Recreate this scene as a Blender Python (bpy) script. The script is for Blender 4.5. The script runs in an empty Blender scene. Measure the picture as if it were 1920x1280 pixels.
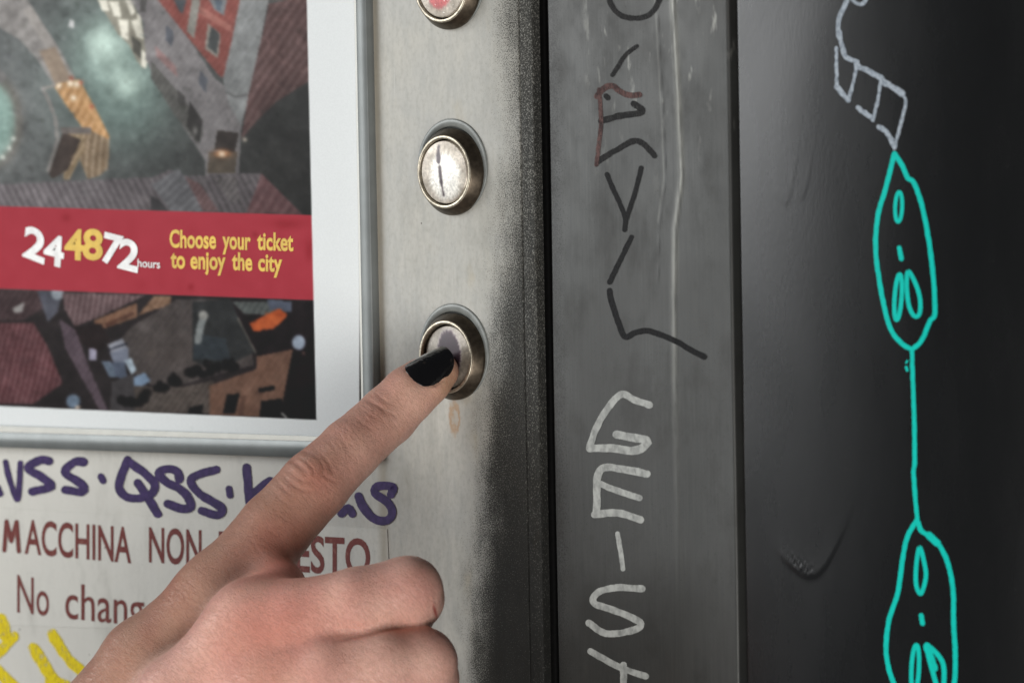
import bpy, math, random
import numpy as np
from mathutils import Vector, Matrix

random.seed(7)
RNG = np.random.default_rng(7)
S = bpy.context.scene
COL = S.collection
R_ = math.radians

# ------------------------------------------------------------------ camera
# wall plane is y = 0, +X to the right along the wall, +Z up, -Y towards the viewer (metres)
THETA, PHI, ROLL = R_(43.0), R_(3.3), R_(1.03)
FPX = 200.0 / 36.0 * 1920.0                     # 200 mm lens, in photograph pixels
DIST = FPX / 7200.0                             # 7.2 photograph pixels per millimetre at the pressed button
Fv = np.array([-math.sin(THETA) * math.cos(PHI), math.cos(THETA) * math.cos(PHI), -math.sin(PHI)])
R0 = np.array([math.cos(THETA), math.sin(THETA), 0.0])
U0 = np.cross(R0, Fv)
Rv = R0 * math.cos(ROLL) - U0 * math.sin(ROLL)
Uv = U0 * math.cos(ROLL) + R0 * math.sin(ROLL)


def ray(px, py):
    px = np.asarray(px, float)[..., None]
    py = np.asarray(py, float)[..., None]
    return Fv + Rv * ((px - 960.0) / FPX) - Uv * ((py - 640.0) / FPX)


CAM = -DIST * ray(852, 665)


def unproj(px, py, h=0.0):
    """point that the pixel shows on the plane h metres proud of the wall"""
    d = ray(px, py)
    t = (-np.asarray(h, float) - CAM[1]) / d[..., 1]
    return CAM + d * t[..., None]


def project(P):
    Q = np.asarray(P) - CAM
    z = Q @ Fv
    return 960 + FPX * (Q @ Rv) / z, 640 - FPX * (Q @ Uv) / z


cam_data = bpy.data.cameras.new("camera")
cam = bpy.data.objects.new("camera", cam_data)
COL.objects.link(cam)
cam_data.lens, cam_data.sensor_width = 200.0, 36.0
cam_data.clip_start, cam_data.clip_end = 0.05, 60.0
M = Matrix(((Rv[0], Uv[0], -Fv[0], CAM[0]), (Rv[1], Uv[1], -Fv[1], CAM[1]),
            (Rv[2], Uv[2], -Fv[2], CAM[2]), (0, 0, 0, 1)))
cam.matrix_world = M
cam_data.dof.use_dof = True
cam_data.dof.focus_distance = DIST - 0.004
cam_data.dof.aperture_fstop = 19.0
S.camera = cam

# ------------------------------------------------------------------ light
world = bpy.data.worlds.new("World")
S.world = world
world.use_nodes = True
wn = world.node_tree.nodes
wn["Background"].inputs[0].default_value = (0.86, 0.93, 1.0, 1)
wn["Background"].inputs[1].default_value = 0.055


def area(name, loc, target, size, sy, power, col):
    l = bpy.data.lights.new(name, 'AREA')
    l.shape = 'RECTANGLE'
    l.size, l.size_y, l.energy, l.color = size, sy, power, col
    o = bpy.data.objects.new(name, l)
    COL.objects.link(o)
    o.location = loc
    o.rotation_euler = (Vector(target) - Vector(loc)).to_track_quat('-Z', 'Y').to_euler()
    return o


area("daylight_opening", (-1.05, -0.95, 0.46), (-0.02, 0, 0), 0.85, 1.00, 17.5, (0.975, 0.99, 1.0))
area("bright_ground", (0.80, -1.10, -0.62), (-0.03, 0, -0.03), 0.9, 0.7, 18.5, (1.0, 0.968, 0.93))

S.view_settings.view_transform = 'Standard'
S.view_settings.look = 'None'
S.view_settings.exposure = 0.0
S.view_settings.gamma = 1.0
S.render.engine = 'CYCLES'
S.cycles.use_denoising = True
S.cycles.max_bounces = 6


# ------------------------------------------------------------------ helpers
def lin(c):
    c = np.asarray(c, float) / 255.0
    return np.where(c <= 0.04045, c / 12.92, ((c + 0.055) / 1.055) ** 2.4)


def rgba(c):
    return tuple(float(v) for v in lin(c)) + (1.0,)


def mesh_obj(name, V, faces, mat=None, parent=None, smooth=False, colors=None, attrs=None):
    """faces: (n,4) or (n,3) int array, or a list of polygons"""
    me = bpy.data.meshes.new(name)
    V = np.asarray(V, np.float32)
    if isinstance(faces, np.ndarray):
        k = faces.shape[1]
        me.vertices.add(len(V))
        me.vertices.foreach_set("co", V.ravel())
        me.loops.add(faces.size)
        me.loops.foreach_set("vertex_index", faces.astype(np.int32).ravel())
        me.polygons.add(len(faces))
        me.polygons.foreach_set("loop_start", np.arange(0, faces.size, k, dtype=np.int32))
        me.update(calc_edges=True)
        me.validate()
    else:
        me.from_pydata([tuple(v) for v in V.tolist()], [], [list(map(int, f)) for f in faces])
        me.update()
    if smooth:
        me.polygons.foreach_set("use_smooth", np.ones(len(me.polygons), bool))
    if colors is not None:
        a = me.color_attributes.new("Col", 'FLOAT_COLOR', 'POINT')
        c = np.ones((len(V), 4), np.float32)
        c[:, :3] = colors
        a.data.foreach_set("color", c.ravel())
    for an, vals in (attrs or {}).items():
        vals = np.asarray(vals, np.float32)
        if vals.ndim == 2:
            a = me.attributes.new(an, 'FLOAT_VECTOR', 'POINT')
            a.data.foreach_set("vector", vals.ravel())
        else:
            a = me.attributes.new(an, 'FLOAT', 'POINT')
            a.data.foreach_set("value", vals)
    if mat:
        me.materials.append(mat)
    o = bpy.data.objects.new(name, me)
    COL.objects.link(o)
    if parent:
        o.parent = parent
    return o


def empty(name):
    o = bpy.data.objects.new(name, None)
    o.empty_display_size = 0.02
    COL.objects.link(o)
    return o


def tag(o, label=None, cat=None, group=None, kind=None):
    for k, v in (("label", label), ("category", cat), ("group", group), ("kind", kind)):
        if v:
            o[k] = v
    return o


def grid_faces(nu, nv):
    i = np.arange(nu * nv).reshape(nu, nv)
    return np.stack([i[:-1, :-1], i[1:, :-1], i[1:, 1:], i[:-1, 1:]], -1).reshape(-1, 4)


def bevel(o, w, seg=3):
    m = o.modifiers.new("bevel", 'BEVEL')
    m.width, m.segments, m.limit_method = w, seg, 'ANGLE'
    o.data.polygons.foreach_set("use_smooth", np.ones(len(o.data.polygons), bool))
    return o


def box(name, x0, x1, y0, y1, z0, z1, mat, parent, bev=0.0):
    V = [(x, y, z) for x in (x0, x1) for y in (y0, y1) for z in (z0, z1)]
    F = [(0, 1, 3, 2), (4, 6, 7, 5), (0, 4, 5, 1), (2, 3, 7, 6), (0, 2, 6, 4), (1, 5, 7, 3)]
    o = mesh_obj(name, V, F, mat, parent)
    if bev:
        bevel(o, bev)
    return o


class NT:
    """terse node builder"""
    def __init__(self, name):
        self.m = bpy.data.materials.new(name)
        self.m.use_nodes = True
        self.t = self.m.node_tree
        self.n = self.t.nodes
        self.p = self.n["Principled BSDF"]
        self.out = self.n["Material Output"]

    def add(self, typ, **kw):
        nd = self.n.new(typ)
        for k, v in kw.items():
            if k.startswith("i_"):
                key = k[2:]
                key = int(key) if key.isdigit() else key.replace("_", " ")
                self.set(nd.inputs[key], v)
            else:
                setattr(nd, k, v)
        return nd

    def set(self, sock, v):
        if isinstance(v, bpy.types.NodeSocket):
            self.t.links.new(v, sock)
        elif isinstance(v, bpy.types.Node):
            self.t.links.new(v.outputs[0], sock)
        else:
            sock.default_value = v

    def P(self, **kw):
        for k, v in kw.items():
            self.set(self.p.inputs[k.replace("_", " ")], v)

    def obj(self):
        return self.add("ShaderNodeTexCoord").outputs["Object"]

    def map(self, vec, scale=(1, 1, 1), loc=(0, 0, 0)):
        return self.add("ShaderNodeMapping", i_Vector=vec, i_Scale=scale, i_Location=loc).outputs[0]

    def noise(self, vec, scale, detail=3.0, rough=0.55, dist=0.0):
        return self.add("ShaderNodeTexNoise", i_Vector=vec, i_Scale=scale, i_Detail=detail, i_Roughness=rough,
                        i_Distortion=dist).outputs["Fac"]

    def math(self, op, a, b=0.0, c=None, clamp=False):
        nd = self.add("ShaderNodeMath", operation=op, use_clamp=clamp)
        self.set(nd.inputs[0], a)
        self.set(nd.inputs[1], b)
        if c is not None:
            self.set(nd.inputs[2], c)
        return nd.outputs[0]

    def ramp(self, v, lo, hi, a=0.0, b=1.0, smooth=True):
        nd = self.add("ShaderNodeMapRange", interpolation_type='SMOOTHSTEP' if smooth else 'LINEAR')
        nd.clamp = True if not smooth else nd.clamp
        for i, x in enumerate((v, lo, hi, a, b)):
            self.set(nd.inputs[i], x)
        return nd.outputs[0]

    def mix(self, f, a, b, mode='MIX'):
        nd = self.add("ShaderNodeMix", data_type='RGBA', blend_type=mode)
        self.set(nd.inputs[0], f)
        self.set(nd.inputs[6], a)
        self.set(nd.inputs[7], b)
        return nd.outputs[2]

    def bump(self, h, strength=0.3, dist=0.001, normal=None):
        nd = self.add("ShaderNodeBump", i_Height=h, i_Strength=strength, i_Distance=dist)
        if normal is not None:
            self.set(nd.inputs["Normal"], normal)
        return nd.outputs[0]

    def xyz(self, vec):
        nd = self.add("ShaderNodeSeparateXYZ", i_0=vec)
        return nd.outputs


# ------------------------------------------------------------------ materials
def mat_panel(extra=0.0, name="worn_light_grey_paint"):
    n = NT(name)
    o = n.obj()
    x, y, z = n.xyz(o)
    big = n.noise(o, 28.0, 4.0)
    streak = n.noise(n.map(o, (420, 1, 120)), 1.0, 4.0)
    blot = n.noise(n.map(o, (1, 1, 0.6), (3, 0, 1)), 95.0, 3.0)
    c = n.mix(n.ramp(big, 0.3, 0.7), rgba((176, 176, 171)), rgba((189, 187, 178)))
    c = n.mix(n.ramp(streak, 0.35, 0.75, 0.0, 0.40), c, rgba((156, 158, 154)))
    c = n.mix(n.ramp(blot, 0.60, 0.78, 0.0, 0.5), c, rgba((176, 165, 138)))
    fine = n.noise(n.map(o, (1, 1, 0.7)), 900.0, 2.0)
    c = n.mix(n.ramp(fine, 0.4, 0.75, 0.0, 0.25), c, rgba((140, 138, 128)))
    # warm grime close to the poster frame
    fx = n.math('ABSOLUTE', n.math('ADD', x, 0.0268))
    c = n.mix(n.ramp(fx, 0.0, 0.0030, 0.55, 0.0), c, rgba((126, 112, 86)))
    c = n.mix(n.ramp(x, -0.085, -0.015, .75, 0.0), c, rgba((212, 210, 202)))  # paler to the left, brighter light put into the paint colour
    gr = n.noise(n.map(o, (1, 1, .45), (9, 0, 3)), 48.0, 6.0, .65)
    c = n.mix(n.ramp(gr, .48, .75, 0.0, .45), c, rgba((128, 126, 116)))
    sl = n.noise(n.map(o, (1900, 1, 34), (1, 0, 8)), 1.0, 1.0)
    c = n.mix(n.ramp(sl, .72, .80, 0.0, .35), c, rgba((214, 214, 208)))
    # tiny pits and fly specks
    vor = n.add("ShaderNodeTexVoronoi", i_Vector=o, i_Scale=150.0).outputs[0]
    spk = n.math('MULTIPLY', n.ramp(vor, 0.03, 0.055, 1.0, 0.0), n.ramp(n.noise(o, 60.0), 0.50, 0.56))
    c = n.mix(n.math('MULTIPLY', spk, 0.8), c, rgba((62, 55, 46)))
    # rust run under the pressed button
    rx = n.math('ABSOLUTE', n.math('ADD', x, 0.0004))
    rz = n.math('ABSOLUTE', n.math('ADD', z, 0.0165))
    ring = n.math('ADD', n.math('POWER', n.math('DIVIDE', rx, 0.0016), 2.0),
                  n.math('POWER', n.math('DIVIDE', rz, 0.0034), 2.0))
    ring = n.math('ADD', ring, n.math('MULTIPLY', n.math('SUBTRACT', n.noise(o, 620.0, 4.0), 0.5), 3.2))
    rust = n.math('MULTIPLY', n.ramp(ring, 0.0, 0.9, .25, 1.0), n.ramp(ring, 0.8, 2.4, 1.0, 0.0))
    c = n.mix(n.math('MULTIPLY', rust, 0.55), c, rgba((170, 122, 62)))
    # black spray mist drifting in from the edge: dense dots, wider and blacker low down as painted hand shade
    d = n.math('SUBTRACT', x, n.ramp(z, -0.085, 0.06, -0.0085, 0.0075, smooth=False))
    d = n.math('DIVIDE', d, n.ramp(z, -0.08, 0.06, 0.0200, 0.0205, smooth=False))
    d = n.math('ADD', d, n.math('MULTIPLY', n.math('SUBTRACT', n.noise(n.map(o, (1, 1, .5)), 60.0, 5.0, .65), 0.5), 0.95))
    lowz = n.ramp(z, -0.070, 0.05, 1.0, 0.74, smooth=False)
    dens = n.math('MULTIPLY', n.math('POWER', n.ramp(d, 0.0, 1.1), 1.15), lowz)
    if extra:
        dens = n.math('MAXIMUM', dens, extra)
    c = n.mix(n.math('MULTIPLY', dens, n.ramp(z, -0.075, 0.05, 0.78, 0.48, smooth=False)), c, rgba((24, 24, 23)))
    dots = n.math('ADD', n.math('MULTIPLY', n.noise(n.map(o, (1.25, 1, 1)), 2600.0, 1.0, 0.5), 0.55),
                  n.math('MULTIPLY', n.noise(n.map(o, (1.25, 1, 1)), 5200.0, 1.0, 0.5), 0.45))
    thr = n.ramp(dens, 0.0, 1.0, 0.27, 0.67, smooth=False)
    msk = n.ramp(n.math('SUBTRACT', thr, dots), -0.06, 0.06)
    msk = n.math('MULTIPLY', msk, 0.86)
    c = n.mix(msk, c, rgba((15, 15, 15)))
    scr = n.noise(n.map(o, (1500, 1, 70)), 1.0, 2.0)
    b = n.bump(n.math('ADD', n.math('MULTIPLY', scr, 0.5), n.math('MULTIPLY', fine, 0.5)), 0.12, 0.0004)
    n.P(Base_Color=c, Roughness=n.math('ADD', n.ramp(big, 0.3, 0.7, 0.36, 0.5), n.math('MULTIPLY', dens, .25)), Specular_IOR_Level=n.ramp(dens, 0.0, .8, .45, .10), Metallic=0.0, Normal=b, IOR=1.45)
    return n.m


def mat_steel(dark=1.0):
    n = NT("brushed_dark_steel")
    o = n.obj()
    x, y, z = n.xyz(o)
    br = n.noise(n.map(o, (1500, 1, 45)), 1.0, 5.0, .7)
    big = n.noise(o, 30.0, 4.0)
    c = n.mix(n.ramp(br, 0.3, 0.7), rgba((64, 65, 64)), rgba((72, 73, 71)))
    c = n.mix(n.ramp(big, 0.35, 0.7, 0.0, 0.6), c, rgba((60, 60, 58)))
    # dried pale drips and smears, thickest near the top
    sm = n.noise(n.map(o, (1, 1, .33), (5, 0, 2)), 260.0, 3.0)
    top = n.math('MULTIPLY', n.ramp(z, 0.035, 0.09), n.ramp(x, 0.052, 0.046, 1.0, 0.0))
    c = n.mix(n.math('MULTIPLY', n.ramp(sm, 0.58, 0.72, 0.0, 0.55), top), c, rgba((176, 176, 168)))
    # spray dust on the edge beside the gap
    x0 = n.math('SUBTRACT', x, 0.0335)
    dn = n.noise(o, 3200.0, 1.0)
    ed = n.ramp(n.math('SUBTRACT', n.ramp(x0, 0.0, 0.0085, 0.60, 0.30), dn), -0.03, 0.05)
    c = n.mix(n.math('MULTIPLY', ed, 0.75), c, rgba((40, 40, 39)))
    spk = n.ramp(n.noise(o, 1100.0, 2.0), 0.66, 0.72, 0.0, 0.55)
    c = n.mix(spk, c, rgba((58, 56, 52)))
    gd = n.noise(n.map(o, (1, 1, .6), (4, 0, 9)), 70.0, 6.0, .65)
    c = n.mix(n.ramp(gd, .45, .72, 0.0, .6), c, rgba((46, 45, 43)))
    sc = n.add('ShaderNodeAttribute', attribute_name='crease_shine').outputs['Fac']
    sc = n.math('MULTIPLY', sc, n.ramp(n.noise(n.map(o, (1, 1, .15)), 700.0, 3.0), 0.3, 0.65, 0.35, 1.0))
    c = n.mix(sc, c, rgba((168, 168, 160)))  # highlight on the crease painted in as a pale line
    b = n.bump(br, 0.10, 0.0003)
    n.P(Base_Color=c, Metallic=0.35, Roughness=n.ramp(gd, 0.3, 0.7, 0.34, 0.50), Normal=b)
    return n.m


def mat_black_panel():
    n = NT("black_painted_sheet_metal")
    o = n.obj()
    big = n.noise(n.map(o, (1, 1, .5)), 22.0, 4.0)
    fine = n.noise(n.map(o, (1, 1, .35)), 1500.0, 2.0)
    c = n.mix(n.ramp(big, 0.3, 0.7), rgba((8, 9, 10)), rgba((11, 12, 13)))
    spk = n.ramp(n.noise(o, 850.0, 2.0), 0.74, 0.78, 0.0, 0.3)
    c = n.mix(spk, c, rgba((60, 60, 58)))
    sm = n.noise(n.map(o, (1, 1, .3), (2, 0, 6)), 55.0, 6.0, .65)
    dust = n.noise(n.map(o, (1, 1, .5)), 2400.0, 1.0)
    c = n.mix(n.math('MULTIPLY', n.ramp(dust, .70, .76), n.ramp(sm, .45, .7, 0.0, .15)), c, rgba((96, 96, 92)))
    b = n.bump(fine, 0.035, 0.0004)
    n.P(Base_Color=c, Roughness=n.ramp(sm, 0.3, 0.7, 0.26, 0.29), Normal=b, IOR=1.58)
    return n.m


def mat_plain(name, col, rough=0.5, metal=0.0, var=0.12, scale=300.0, spec=0.5, bumpv=0.0):
    n = NT(name)
    o = n.obj()
    f = n.noise(o, scale, 3.0)
    a = np.clip(lin(col) * (1 - var), 0, 1)
    b = np.clip(lin(col) * (1 + var), 0, 1)
    c = n.mix(n.ramp(f, 0.3, 0.7), tuple(a) + (1,), tuple(b) + (1,))
    n.P(Base_Color=c, Roughness=rough, Metallic=metal, Specular_IOR_Level=spec)
    if bumpv:
        n.P(Normal=n.bump(f, bumpv, 0.0004))
    return n.m


def mat_vcol(name, rough=0.5, coat=0.0, spec=0.5, metal=0.0, noise_amt=0.10, noise_scale=1500.0):
    n = NT(name)
    a = n.add("ShaderNodeVertexColor", layer_name="Col").outputs[0]
    f = n.noise(n.obj(), noise_scale, 2.0)
    c = n.mix(n.ramp(f, 0.3, 0.7, 0.0, noise_amt), a, (0.02, 0.02, 0.02, 1))
    n.P(Base_Color=c, Roughness=rough, Coat_Weight=coat, Coat_Roughness=0.12, Specular_IOR_Level=spec, Metallic=metal)
    return n.m


def mat_ink(name, col, col2, patch_scale=900.0, lo=0.45, hi=0.7, opaque=1.0, worn=0.0, rough=0.55, spec=0.2):
    """marker ink or paint: two tones, optionally rubbed through so the ground shows"""
    n = NT(name)
    o = n.obj()
    f = n.noise(n.map(o, (1, 1, 0.8)), patch_scale, 3.0)
    c = n.mix(n.ramp(f, lo, hi), rgba(col), rgba(col2))
    n.P(Base_Color=c, Roughness=rough, Specular_IOR_Level=spec)
    if opaque < 1.0 or worn > 0:
        g = n.noise(n.map(o, (1.2, 1, .6), (2, 3, 4)), patch_scale * 1.7, 3.0)
        a = n.ramp(g, 0.5, 0.66, opaque, opaque * (1 - worn))
        n.P(Alpha=a)
    return n.m


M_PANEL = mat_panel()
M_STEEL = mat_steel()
M_BLACK = mat_black_panel()
M_FRAME = mat_plain("anodised_aluminium", (128, 132, 131), 0.42, 0.35, 0.08, 120.0)
M_SEAL = mat_plain("black_rubber_seal", (7, 7, 7), 0.75, 0.0, 0.3, 900.0, 0.08, 0.3)
M_VOID = mat_plain("dark_inner_chassis", (9, 9, 9), 0.8, 0.0, 0.3, 500.0, 0.1)

# ------------------------------------------------------------------ extents of the sheets (world X from pixels)
def Xof(px, py, h=0.0):
    return float(unproj(px, py, h)[0])


def Zof(px, py, h=0.0):
    return float(unproj(px, py, h)[2])


Z_TOP, Z_BOT = 0.200, -0.220
X_SEAM = Xof(981, 560)
X_TRIM = Xof(1006, 560)
X_POST0, X_POST1 = Xof(1034, 560), Xof(1374, 560)
X_BLK0 = Xof(1389, 560)
X_BLK1 = X_BLK0 + 0.150
X_LEFT = -0.300

machine = tag(empty("ticket_machine"),
              "worn light grey ticket machine front with round bronze push buttons and purple scrawl",
              "ticket machine")
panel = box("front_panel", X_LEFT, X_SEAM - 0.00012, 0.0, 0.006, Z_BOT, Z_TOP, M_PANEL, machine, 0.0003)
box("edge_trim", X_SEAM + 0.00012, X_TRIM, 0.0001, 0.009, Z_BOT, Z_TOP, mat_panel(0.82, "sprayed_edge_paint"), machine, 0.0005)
box("rubber_seal", X_TRIM - 0.0006, X_TRIM + 0.0018, 0.0030, 0.012, Z_BOT, Z_TOP, M_SEAL, machine, 0.0008)
box("inner_chassis", X_LEFT, X_BLK0 + 0.02, 0.0125, 0.020, Z_BOT, Z_TOP, M_VOID, machine)


# ------------------------------------------------------------------ steel post with a creased face
def crease_x(py):
    ys = np.array([-600, 0, 110, 230, 330, 420, 560, 700, 900, 1900.0])
    xs = np.array([1255, 1262, 1268, 1275, 1279, 1266, 1264, 1266, 1270, 1285.0])
    return np.interp(py, ys, xs)


_zz = np.linspace(Z_BOT, Z_TOP, 560)
_yy = 665 - _zz * 7200 * math.cos(PHI)
_cx = np.array([Xof(crease_x(v), v) for v in _yy])


def h_post(X, Z):
    cx = np.interp(Z, _zz, _cx)
    d = X - cx
    amp = np.interp(Z, [-0.09, -0.02, 0.03, 0.10], [0.00002, 0.00006, 0.00016, 0.00022])
    h = amp * np.exp(-(d / 0.0008) ** 2)
    h += 0.00020 * np.sin(X * 190 + 0.7 + 9 * Z) * np.cos(Z * 33 + 1.0)
    d2 = X - cx + 0.0055
    h += 0.5 * amp * np.exp(-(d2 / 0.0004) ** 2) * (Z > 0.02) * (0.5 + 0.5 * np.sin(Z * 900))
    return h


def relief_sheet(name, x0, x1, hfun, thick, mat, nx, nz, edge=0.0008):
    """a sheet with a relief on its face, rolled edges left and right, and a real thickness"""
    xs = np.linspace(x0 + edge, x1 - edge, nx)
    zs = np.linspace(Z_BOT, Z_TOP, nz)
    k = 5
    rows_x, rows_h = [], []
    for i in range(k):                        # left rolled edge
        a = math.pi / 2 * i / k
        rows_x.append(x0 + edge * (1 - math.sin(a)))
        rows_h.append(-edge * (1 - math.cos(a)))
    lx = [x0] + rows_x[::-1]
    lh = [-thick] + rows_h[::-1]
    rx = [x1 - edge * (1 - math.sin(math.pi / 2 * i / k)) for i in range(1, k + 1)] + [x1]
    rh = [-edge * (1 - math.cos(math.pi / 2 * i / k)) for i in range(1, k + 1)] + [-thick]
    X = np.concatenate([lx, xs[1:-1], rx])
    Hn = np.concatenate([lh, np.zeros(nx - 2), rh])
    XX, ZZ = np.meshgrid(X, zs, indexing='ij')
    H = hfun(XX, ZZ) + Hn[:, None]
    V = np.stack([XX, -H, ZZ], -1).reshape(-1, 3)
    return mesh_obj(name, V, grid_faces(len(X), nz)[:, ::-1], mat, None, smooth=True)


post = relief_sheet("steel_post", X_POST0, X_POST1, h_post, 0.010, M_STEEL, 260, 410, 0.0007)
_pv = np.zeros(len(post.data.vertices) * 3, np.float32)
post.data.vertices.foreach_get("co", _pv)
_pv = _pv.reshape(-1, 3)
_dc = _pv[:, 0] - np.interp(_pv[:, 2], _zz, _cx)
_sc = np.exp(-(_dc / 0.0010) ** 2) * np.interp(_pv[:, 2], [-.06, -.02, .03, .1], [0, .12, .45, .6])  # mask of the painted highlight along the crease
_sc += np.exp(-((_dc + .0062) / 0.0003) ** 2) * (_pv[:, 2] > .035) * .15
_at = post.data.attributes.new("crease_shine", 'FLOAT', 'POINT')
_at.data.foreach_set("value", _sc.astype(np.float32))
tag(post, "brushed grey steel post tagged in black marker and dull white paint", "post")

# ------------------------------------------------------------------ black painted sheet, bowed away towards its far edge
BOW0 = X_BLK0 + 0.001


def px_z(py):
    return (665 - py) / 7200.0


def h_black(X, Z):
    u = np.maximum(X - BOW0, 0)
    h = -(u ** 2) * 0.8 - (u ** 3) * 9.0
    # sagged paint run with a puckered lower lip
    def run(px, py, wpx, hpx, amp, pucker):
        P = unproj(px, py)
        cx, cz = P[0], P[2]
        w, hh = wpx / 7200 / 0.73, hpx / 7200
        a = (X - cx) / w
        b = (Z - cz) / hh                     # 0 at the lip, 1 at the top of the run
        lip = b - 0.21 * a ** 2 + 0.03 * np.sin(a * 3)
        body = 1 / (1 + np.exp(-np.clip(lip / 0.016, -40, 40)))
        fade = np.exp(-np.maximum(lip, 0) / 0.26) / (1 + np.exp(-np.clip((a + 1.0) * 9, -40, 40))) / (1 + np.exp(np.clip((a - 1.6) * 4, -40, 40)))
        fade = fade * np.exp(-(a / 1.5) ** 2)
        r = amp * body * fade
        puck = np.exp(-((lip - 0.10) / 0.075) ** 2) * np.exp(-((a + .1) / 0.5) ** 4)
        r = r + pucker * puck * np.sin(X * 9000 + 3 * np.sin(Z * 5000)) * np.sin(Z * 7600 + 2.2 * np.sin(X * 6100))
        return r
    h = h + run(1508, 1080, 40, 150, 0.00017, 0.00009)
    h = h + run(1468, 382, 17, 170, 0.000025, 0.0) + run(1498, 372, 15, 150, 0.00002, 0.0)
    h = h + 0.00005 * np.sin(X * 160 + 1.2 + 4 * np.sin(Z * 30)) * np.cos(Z * 41 + .4)
    return h


black = relief_sheet("metal_panel", X_BLK0, X_BLK1, h_black, 0.010, M_BLACK, 520, 980, 0.0006)
tag(black, "black painted sheet metal panel with turquoise balloon face doodles and a sagged paint blister", "metal panel")


def surf_pt(px, py, hfun, off):
    px = np.asarray(px, float)
    py = np.asarray(py, float)
    h = np.zeros(px.shape) + off
    for _ in range(12):
        P = unproj(px, py, h)
        h = (hfun(P[..., 0], P[..., 2]) if hfun else 0.0) + off
    P = unproj(px, py, h)
    return P


# ------------------------------------------------------------------ painted and drawn strokes
def resample(pts, step=2.5, smooth=True, closed=False):
    P = np.array(pts, float)
    if closed:
        P = np.vstack([P, P[:1]])
    out = []
    for i in range(len(P) - 1):
        p1, p2 = P[i], P[i + 1]
        p0 = P[i - 1] if i > 0 else (P[-2] if closed else p1 * 2 - p2)
        p3 = P[i + 2] if i + 2 < len(P) else (P[1] if closed else p2 * 2 - p1)
        k = max(2, int(np.linalg.norm(p2 - p1) / step))
        for t in np.arange(k) / k:
            if smooth:
                q = 0.5 * (2 * p1 + (p2 - p0) * t + (2 * p0 - 5 * p1 + 4 * p2 - p3) * t * t
                           + (3 * p1 - p0 - 3 * p2 + p3) * t ** 3)
            else:
                q = p1 + (p2 - p1) * t
            out.append(q)
    out.append(P[-1])
    return np.array(out)


STROKE_N = [0]


def stroke(name, pts, w, mat, parent, hfun=None, off=0.00005, smooth=True, closed=False, jit=0.05, taper=(1, 1)):
    C = resample(pts, max(1.6, w * 0.22), smooth, closed)
    n = len(C)
    STROKE_N[0] += 1
    T = np.gradient(C, axis=0)
    T /= np.linalg.norm(T, axis=1)[:, None] + 1e-9
    N = np.stack([-T[:, 1], T[:, 0]], 1)
    t = np.linspace(0, 1, n)
    ww = w / 2 * (taper[0] + (taper[1] - taper[0]) * t)
    def wob():
        r = RNG.normal(0, 1, n + 8)
        r = np.convolve(r, np.ones(4) / 2.0, 'same')[4:-4]
        return 1 + jit * r
    if closed:
        L, Rr = C + N * (ww)[:, None], C - N * (ww)[:, None]
    else:
        L, Rr = C + N * (ww * wob())[:, None], C - N * (ww * wob())[:, None]
    rows = [np.stack([L, C, Rr], 1)]
    if not closed:                              # rounded ends
        def cap(c, tt, nn, r):
            o = []
            for a in (0.45, 0.8, 0.97):
                e = c + tt * r * a
                s = r * math.sqrt(1 - a * a)
                o.append(np.stack([e + nn * s, e, e - nn * s]))
            return np.array(o)
        rows = [cap(C[0], -T[0], N[0], ww[0])[::-1], rows[0], cap(C[-1], T[-1], N[-1], ww[-1])]
    G = np.concatenate(rows, 0)
    m = len(G)
    h = off + (STROKE_N[0] % 7) * 0.000005 + np.arange(m) * 0.0000005
    P = surf_pt(G[..., 0], G[..., 1], hfun, h[:, None] + np.zeros((m, 3)))
    return mesh_obj(name, P.reshape(-1, 3), grid_faces(m, 3), mat, parent)


def ellipse(cx, cy, rx, ry, tilt=0.0, k=14):
    a = np.linspace(0, 2 * math.pi, k, endpoint=False)
    x, y = rx * np.cos(a), ry * np.sin(a)
    ct, st = math.cos(tilt), math.sin(tilt)
    return np.stack([cx + x * ct - y * st, cy + x * st + y * ct], 1)


# --- lettering from the built-in font, laid into a pixel quad
def glyphs(txt, bold=0.0):
    cu = bpy.data.curves.new("tmp", 'FONT')
    cu.body = txt
    cu.offset = bold
    cu.resolution_u = 5
    ob = bpy.data.objects.new("tmp", cu)
    COL.objects.link(ob)
    dg = bpy.context.evaluated_depsgraph_get()
    dg.update()
    me = ob.evaluated_get(dg).to_mesh()
    V = np.array([v.co[:] for v in me.vertices])
    F = [tuple(p.vertices) for p in me.polygons]
    ob.evaluated_get(dg).to_mesh_clear()
    bpy.data.objects.remove(ob)
    bpy.data.curves.remove(cu)
    return V, F


CAP_H = None


def lettering(name, txt, x0, x1, base0, base1, cap0, cap1, mat, parent, h, bold=0.0, rot=0.0):
    """txt between pixel x0..x1, baseline base0->base1, capital height cap0->cap1 (pixels)"""
    global CAP_H
    if CAP_H is None:
        Vh, _ = glyphs("H")
        CAP_H = Vh[:, 1].max()
    V, F = glyphs(txt, bold)
    u = (V[:, 0] - V[:, 0].min()) / (V[:, 0].max() - V[:, 0].min())
    v = V[:, 1] / CAP_H
    px = x0 + (x1 - x0) * u
    py = base0 + (base1 - base0) * u - v * (cap0 + (cap1 - cap0) * u)
    if rot:
        cx, cy = (x0 + x1) / 2, (base0 + base1) / 2 - cap0 / 2
        c, s = math.cos(rot), math.sin(rot)
        px, py = cx + (px - cx) * c - (py - cy) * s, cy + (px - cx) * s + (py - cy) * c
    P = unproj(px, py, h)
    return mesh_obj(name, P, F, mat, parent)


# ------------------------------------------------------------------ poster frame
def line_pts(a, b, h, n=2):
    t = np.linspace(0, 1, n)
    return unproj(a[0] + (b[0] - a[0]) * t, a[1] + (b[1] - a[1]) * t, h)


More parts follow.
